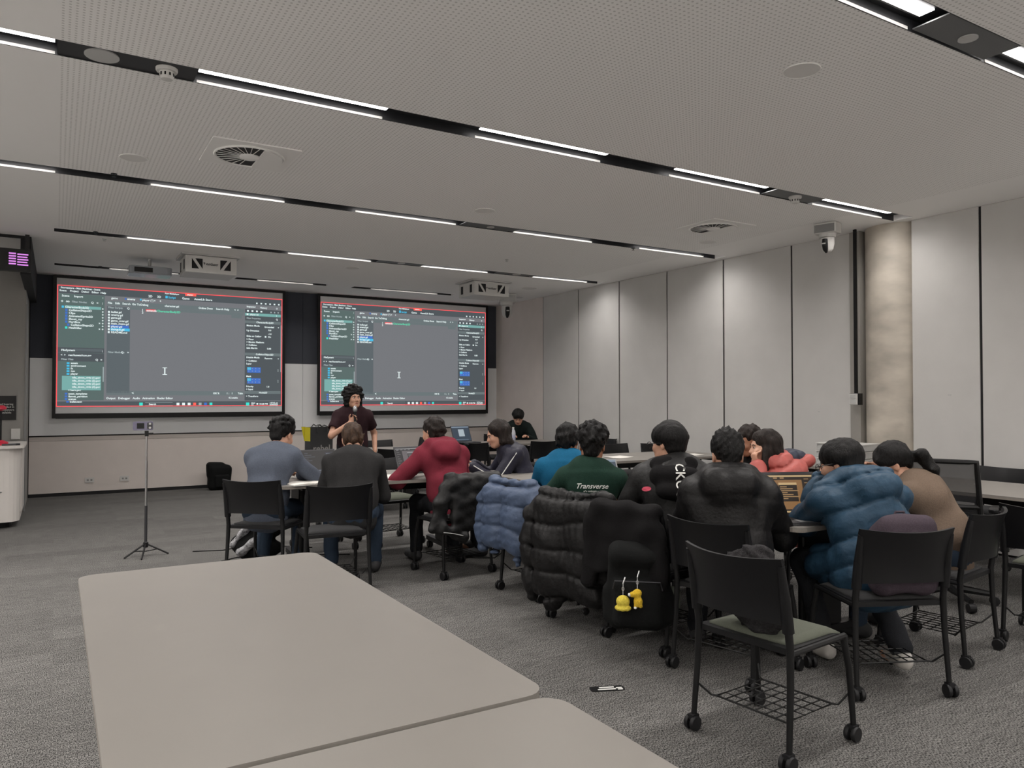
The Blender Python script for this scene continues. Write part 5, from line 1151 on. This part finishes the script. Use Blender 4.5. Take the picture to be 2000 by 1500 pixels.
# microphone in the presenter's hand
Wm = p3h = P3d['arm'][1]; hd = Wm[2] + Wm[3] * .085
t = thing('microphone', 'black handheld microphone with silver mesh head held by the presenter', 'microphone')
wm = Matrix.Rotation(P3d['root'].rotation_euler[2], 4, 'Z'); wl_ = Vector((3.02, 8.72, 0)); hp = wm @ Vector(hd + A(.0, .022, .0)); t.location = hp + wl_; t.rotation_euler = (math.radians(14), 0, P3d['root'].rotation_euler[2])
obj('handle', MB().lathe([(.010, -.14), (.013, -.13), (.017, .06), (.019, .075)], 16), M_FRAME, t, smooth='auto')
obj('grille_head', MB().lathe([(.019, .075), (.026, .09), (.028, .11), (.024, .13), (.012, .143), (.002, .146)], 18), mat('mic_mesh', (.35, .35, .36), .35, metal=.8), t, smooth='auto')

# ------------------------------------------------------------------ clothing and bags on chairs
def soft_thing(name, label, cat, loc, f, parts, z=0):
    t = thing(name, label, cat, (loc[0], loc[1], z), facing(f))
    for nm, S_, m_, kw in parts: obj(nm, S_.mesh(nm, **kw), m_, t)
    return t
def chair_f(c): a = c.rotation_euler[2]; return (-math.sin(a), math.cos(a))
def draped_puffer(c, label, m_, lm, rows=4, w=.25, low=.30, seed=3, sl=(-1, 1), lining=True):
    J = Soft(); mid = (.80 + low) / 2
    J.bx((0, -.335, mid), (w, .058, (.80 - low) / 2), None, .055, .03); J.el((-w * .5, -.35, mid - .05), (w * .5, .075, (.80 - low) * .5), None, .03); J.el((w * .5, -.35, mid - .05), (w * .5, .075, (.80 - low) * .5), None, .03)
    J.ec((-w * .8, -.30, .792), (w * .8, -.30, .792), (.05, .032), (.05, .032), .03); J.ec((-w * .6, -.20, .74), (w * .6, -.20, .74), .03, .03, .03)
    for s in sl:
        J.chain([A(s * w * .85, -.28, .79), A(s * (w + .055), -.30, .66), A(s * (w + .07), -.32, .48), A(s * (w + .045), -.33, low - .01)], [.06, .062, .06, .05], .03)
    wv = wav(seed + 5, 13, .030); pit = (.80 - low) / rows
    def crease(X_, Y_, Z_):
        sN = (Z_ - .80 + wv(X_, Y_, Z_)) / pit; fr = np.abs(sN - np.round(sN)) * 2
        return (.013 * np.exp(-(fr / .16) ** 2) - .007 * fr + .010 * np.exp(-((X_ + .02 + .2 * wv(X_, Y_, Z_)) / .012) ** 2)).astype(np.float32)
    J.bx((0, -.235, .64), (.235, .028, .13), None, .01, .01, True)
    parts = [('shell', J, m_, dict(base=.012, disp=addf(crease, wav(seed, 30, .006), wav(seed + 1, 90, .004)), smooth=1))]
    t = soft_thing('draped_jacket', label, 'jacket', c.location[:2], chair_f(c), parts)
    if lining:
        L = Soft(); L.el((0, -.265, .818), (w * .55, .022, .016), None, .01); obj('lining', L.mesh('lining', .009), lm, t)
    return t
M_LIN = nylon('dark_lining', (.02, .02, .025))
d1 = draped_puffer(C_P7, 'denim-blue puffer jacket hung over a chair back', M_DENP, M_LIN, 3, .26, .34, 3)
obj('care_tag', MB().box((.16, -.392, .47), (.03, .002, .06), RY(20)), M_PRINTW, d1); obj('logo_patch', MB().rbox((-.10, -.394, .45), (.065, .05, .003), .006, RX(90)), M_FRAME, d1)
draped_puffer(C_P8, 'black puffer jacket hung over the chair of the green t-shirt sitter', M_BPUF, M_LIN, 4, .27, .17, 13)
# dark jacket over maroon sitter's chair
J = Soft()
J.surf = None
J.bx((0, -.335, .60), (.235, .034, .21), None, .03, .02).ec((-.22, -.29, .80), (.22, -.30, .80), .03, .03, .03)
for s, dx in ((-1, .10), (1, .09)): J.ec((s * .22, -.30, .78), (s * (.26 + dx * .5), -.30, .60), .05, .055, .03).ec((s * (.26 + dx * .5), -.30, .60), (s * (.25 + dx), -.29, .42), (.055, .05), (.07, .035), .03)
J.ec((-.30, -.32, .42), (-.12, -.33, .33), .04, .04, .03).ec((.12, -.33, .35), (.30, -.32, .36), .04, .04, .03).bx((0, -.235, .66), (.235, .028, .15), None, .01, .01, True)
d3 = soft_thing('draped_jacket', 'thin dark jacket hung over the chair of the maroon hoodie sitter', 'jacket', C_3.location[:2], chair_f(C_3), [('shell', J, M_GPUF, dict(base=.012, disp=addf(wav(23, 26, .007), wav(24, 60, .007)), smooth=1))])
obj('reflective_piping', MB().tube([(-.33, -.375, .40), (-.25, -.385, .385), (-.16, -.388, .36)], .003, 6), M_OFFW, d3)
# coat tail of the charcoal coat hanging on P9's chair
J = Soft(); J.ec((-.23, -.30, .80), (.23, -.30, .80), .04, .04, .03); J.bx((0, -.335, .62), (.25, .03, .20), None, .025, .03)
J.ec((-.24, -.32, .72), (-.27, -.33, .34), (.06, .045), (.05, .04), .03).ec((.24, -.32, .72), (.27, -.33, .40), (.06, .045), (.05, .04), .03).bx((0, -.235, .66), (.235, .028, .15), None, .01, .01, True)
soft_thing('draped_coat', 'black coat hanging behind the lettered hood on a chair back', 'coat', C_P9.location[:2], chair_f(C_P9), [('shell', J, M_BLKT, dict(base=.013, disp=addf(wav(33, 26, .012), wav(34, 60, .006)), smooth=1))])
# black backpack with charms
fb = (.66, .75); OFFB = (.165, -.10); bp = Soft()
bp.bx((0, 0, .30), (.165, .085, .24), None, .07, .03).bx((0, -.085, .22), (.13, .05, .13), None, .045, .02).ec((-.10, -.07, .46), (.10, -.07, .46), .05, .05, .03).ec((-.15, .0, .14), (-.15, -.0, .26), .05, .045, .02).ec((.15, .0, .14), (.15, -.0, .26), .05, .045, .02)
bpos = to_world(C_P9, (0.02, -.50, 0)); bpos = (bpos[0] + OFFB[0], bpos[1] + OFFB[1]); M_BPK = cloth('black_pack_nylon', (.008, .0085, .0085))
t = soft_thing('backpack', 'black backpack hanging behind a chair with two yellow plush charms', 'backpack', bpos[:2], fb, [('pack_body', bp, M_BPK, dict(base=.012, disp=wav(44, 30, .006), smooth=1))], .10)
obj('zipper', MB().tube([(-.13, -.125, .30), (-.12, -.135, .345), (.12, -.135, .345), (.13, -.125, .30)], .004, 6), M_DKMETAL, t); obj('top_loop', MB().tube([(-.04, .03, .53), (-.04, .03, .58), (.04, .03, .58), (.04, .03, .53)], .009, 6), M_BPK, t)
obj('strap', MB().tube([(-.09, .08, .52), (-.10, .14, .62), (-.10, .17, .69)], .014, 6), M_BPK, t); obj('strap', MB().tube([(.09, .08, .52), (.10, .14, .62), (.10, .17, .69)], .014, 6), M_BPK, t)
M_YEL = cloth('yellow_plush', srgb(216, 196, 78), bump=.5); M_YEL2 = cloth('golden_plush', srgb(220, 182, 56), bump=.5)
def charm(label, x, build, m_, zc):
    n_ = nrm(fb); p = (bpos[0] + n_[1] * x - n_[0] * .17, bpos[1] - n_[0] * x - n_[1] * .17); t = thing('plush_charm', label, 'keychain', (p[0], p[1], zc), facing(fb)); S_ = Soft(); build(S_)
    obj('plush', S_.mesh('plush', .005), m_, t)
    mb = MB().tube([(0, .005, .04), (0, .02, .10)], .002, 6).tube([(.006 * math.cos(a * .785), .012, .075 + .01 * math.sin(a * .785)) for a in range(8)], .0018, 6, True).tube([(0, .02, .10), (.01, .04, .13)], .004, 6); obj('chain', mb, M_CHROME, t)
    return t
def bell(S_):
    S_.el((0, 0, .012), (.036, .032, .033), None, .01)
    for i in range(8): a = i * math.pi / 4; S_.el((.03 * math.cos(a), .026 * math.sin(a), -.022), (.015, .014, .013), None, .006)
def pup(S_): S_.el((0, 0, .022), (.024, .022, .022), None, .008).el((-.025, -.006, .015), (.018, .016, .015), None, .008).el((.004, 0, -.022), (.024, .02, .028), None, .01).el((-.008, -.004, -.046), (.011, .011, .01), None, .006).el((.018, -.004, -.046), (.011, .011, .01), None, .006)
c1 = charm('pale yellow bell-shaped plush charm on the black backpack', -.075, bell, M_YEL, .335); c2 = charm('golden yellow long plush charm on the black backpack', -.0, pup, M_YEL2, .372)
obj('white_snout', MB().lathe([(.001, -.009), (.009, -.005), (.010, .002), (.002, .009)], 12, (-.040, -.010, .014), RY(60)), M_PRINTW, c2, smooth=True); obj('white_tip', MB().lathe([(.001, -.008), (.008, -.004), (.008, .003), (.001, .008)], 12, (-.010, -.010, -.052)), M_PRINTW, c2, smooth=True)
# metal flask and pouch beside backpack
n_ = nrm(fb); p = (bpos[0] + n_[1] * .20, bpos[1] - n_[0] * .20); t = thing('flask', 'small grey-green flask in the side pocket of the black backpack', 'bottle', (p[0], p[1], .285))
obj('flask_body', MB().lathe([(.026, 0), (.028, .01), (.028, .10), (.020, .115)], 18), mat('flask_green', (.10, .11, .09), .4), t, smooth='auto'); obj('flask_cap', MB().lathe([(.018, .115), (.018, .145), (.006, .15)], 14), M_CHROME, t, smooth='auto')
# purple-grey backpack on chair R
bp = Soft(); bp.bx((0, 0, .175), (.165, .075, .175), None, .07, .03).ec((-.09, -.03, .335), (.09, -.03, .335), .055, .055, .04).ec((-.10, -.07, .28), (.10, -.07, .28), .03, .03, .03)
pp = to_world(C_R, (.05, -.15, 0)); t = soft_thing('backpack', 'purple-grey backpack standing on the chair behind the blue coat', 'backpack', pp[:2], chair_f(C_R), [('pack_body', bp, M_PURP2, dict(base=.011, disp=wav(54, 30, .007), smooth=1))], .47)
obj('zipper', MB().tube([(-.12, -.092, .305), (0, -.108, .315), (.12, -.092, .305)], .004, 6), M_FRAME, t); obj('top_loop', MB().tube([(-.03, .02, .37), (-.02, .02, .395), (.02, .02, .395), (.03, .02, .37)], .007, 6), M_PURP2, t)
# fuzzy grey hat / bundle on the nearest chair
bp = Soft(); bp.el((-.03, -.06, .11), (.11, .055, .12), None, .03).el((.06, -.05, .08), (.09, .06, .10), None, .03).el((.03, -.07, .26), (.085, .05, .075), None, .04).el((-.06, -.07, .23), (.07, .05, .07), None, .03).ec((-.02, .02, .045), (-.12, .30, .03), .055, .04, .04)
pp = to_world(C_NEAR, (.0, -.06, 0)); soft_thing('bundled_scarf', 'dark fuzzy scarf and bag bundled on the nearest empty chair', 'scarf', pp[:2], chair_f(C_NEAR), [('bundle', bp, cloth('fuzzy_charcoal', (.04, .038, .04), .4, 60, .8), dict(base=.011, disp=addf(wav(63, 60, .010), wav(64, 200, .006)), smooth=1))], .475)
# duffel by the front wall
bp = Soft(); bp.bx((0, 0, .19), (.17, .12, .19), None, .07, .04).bx((-.05, .02, .30), (.13, .09, .12), None, .05, .03)
soft_thing('backpack', 'black backpack slumped on the carpet against the front wall', 'backpack', (2.20, 12.55), (0, 1), [('pack_body', bp, M_BPK, dict(base=.013, disp=wav(74, 24, .010), smooth=1)), ('front_pocket', Soft().bx((.02, -.12, .14), (.11, .03, .10), None, .025), M_BPK, dict(base=.011))])
# bag with white patterned scarf under the grey-blue sitter
bp = Soft(); bp.el((0, 0, .13), (.20, .13, .13), None, .03).ec((-.15, .0, .15), (.14, .03, .28), .08, .07, .04)
t = soft_thing('messenger_bag', 'black bag with white patterned cloth under the leftmost chair', 'bag', (1.52, 6.85), (.6, .8), [('bag_body', bp, M_BPK, dict(base=.012, disp=wav(84, 26, .012), smooth=1)), ('patterned_cloth', Soft().ec((-.10, -.10, .10), (.10, -.10, .26), (.07, .035), (.05, .03), .03, (0, 1, 0)).ec((-.18, -.07, .16), (-.04, -.08, .33), (.03, .05), (.03, .04), .03), cloth('white_patterned_cloth', (.30, .30, .31), .7, 45), dict(base=.01, disp=wav(85, 60, .008), smooth=1))])
# beige tote on a chair basket
bp = Soft(); bp.el((0, 0, .055), (.11, .085, .06), None, .03).el((-.05, -.02, .11), (.05, .05, .05), None, .03).el((.06, .01, .07), (.07, .06, .05), None, .03)
soft_thing('tote_bag', 'crumpled beige tote bag on the wire basket under the blue puffer', 'bag', to_world(C_P7, (.02, .02, 0))[:2], (1, 0), [('tote_body', bp, cloth('beige_canvas', (.50, .45, .36)), dict(base=.01, disp=addf(wav(94, 40, .012), wav(95, 90, .006)), smooth=1))], .152)
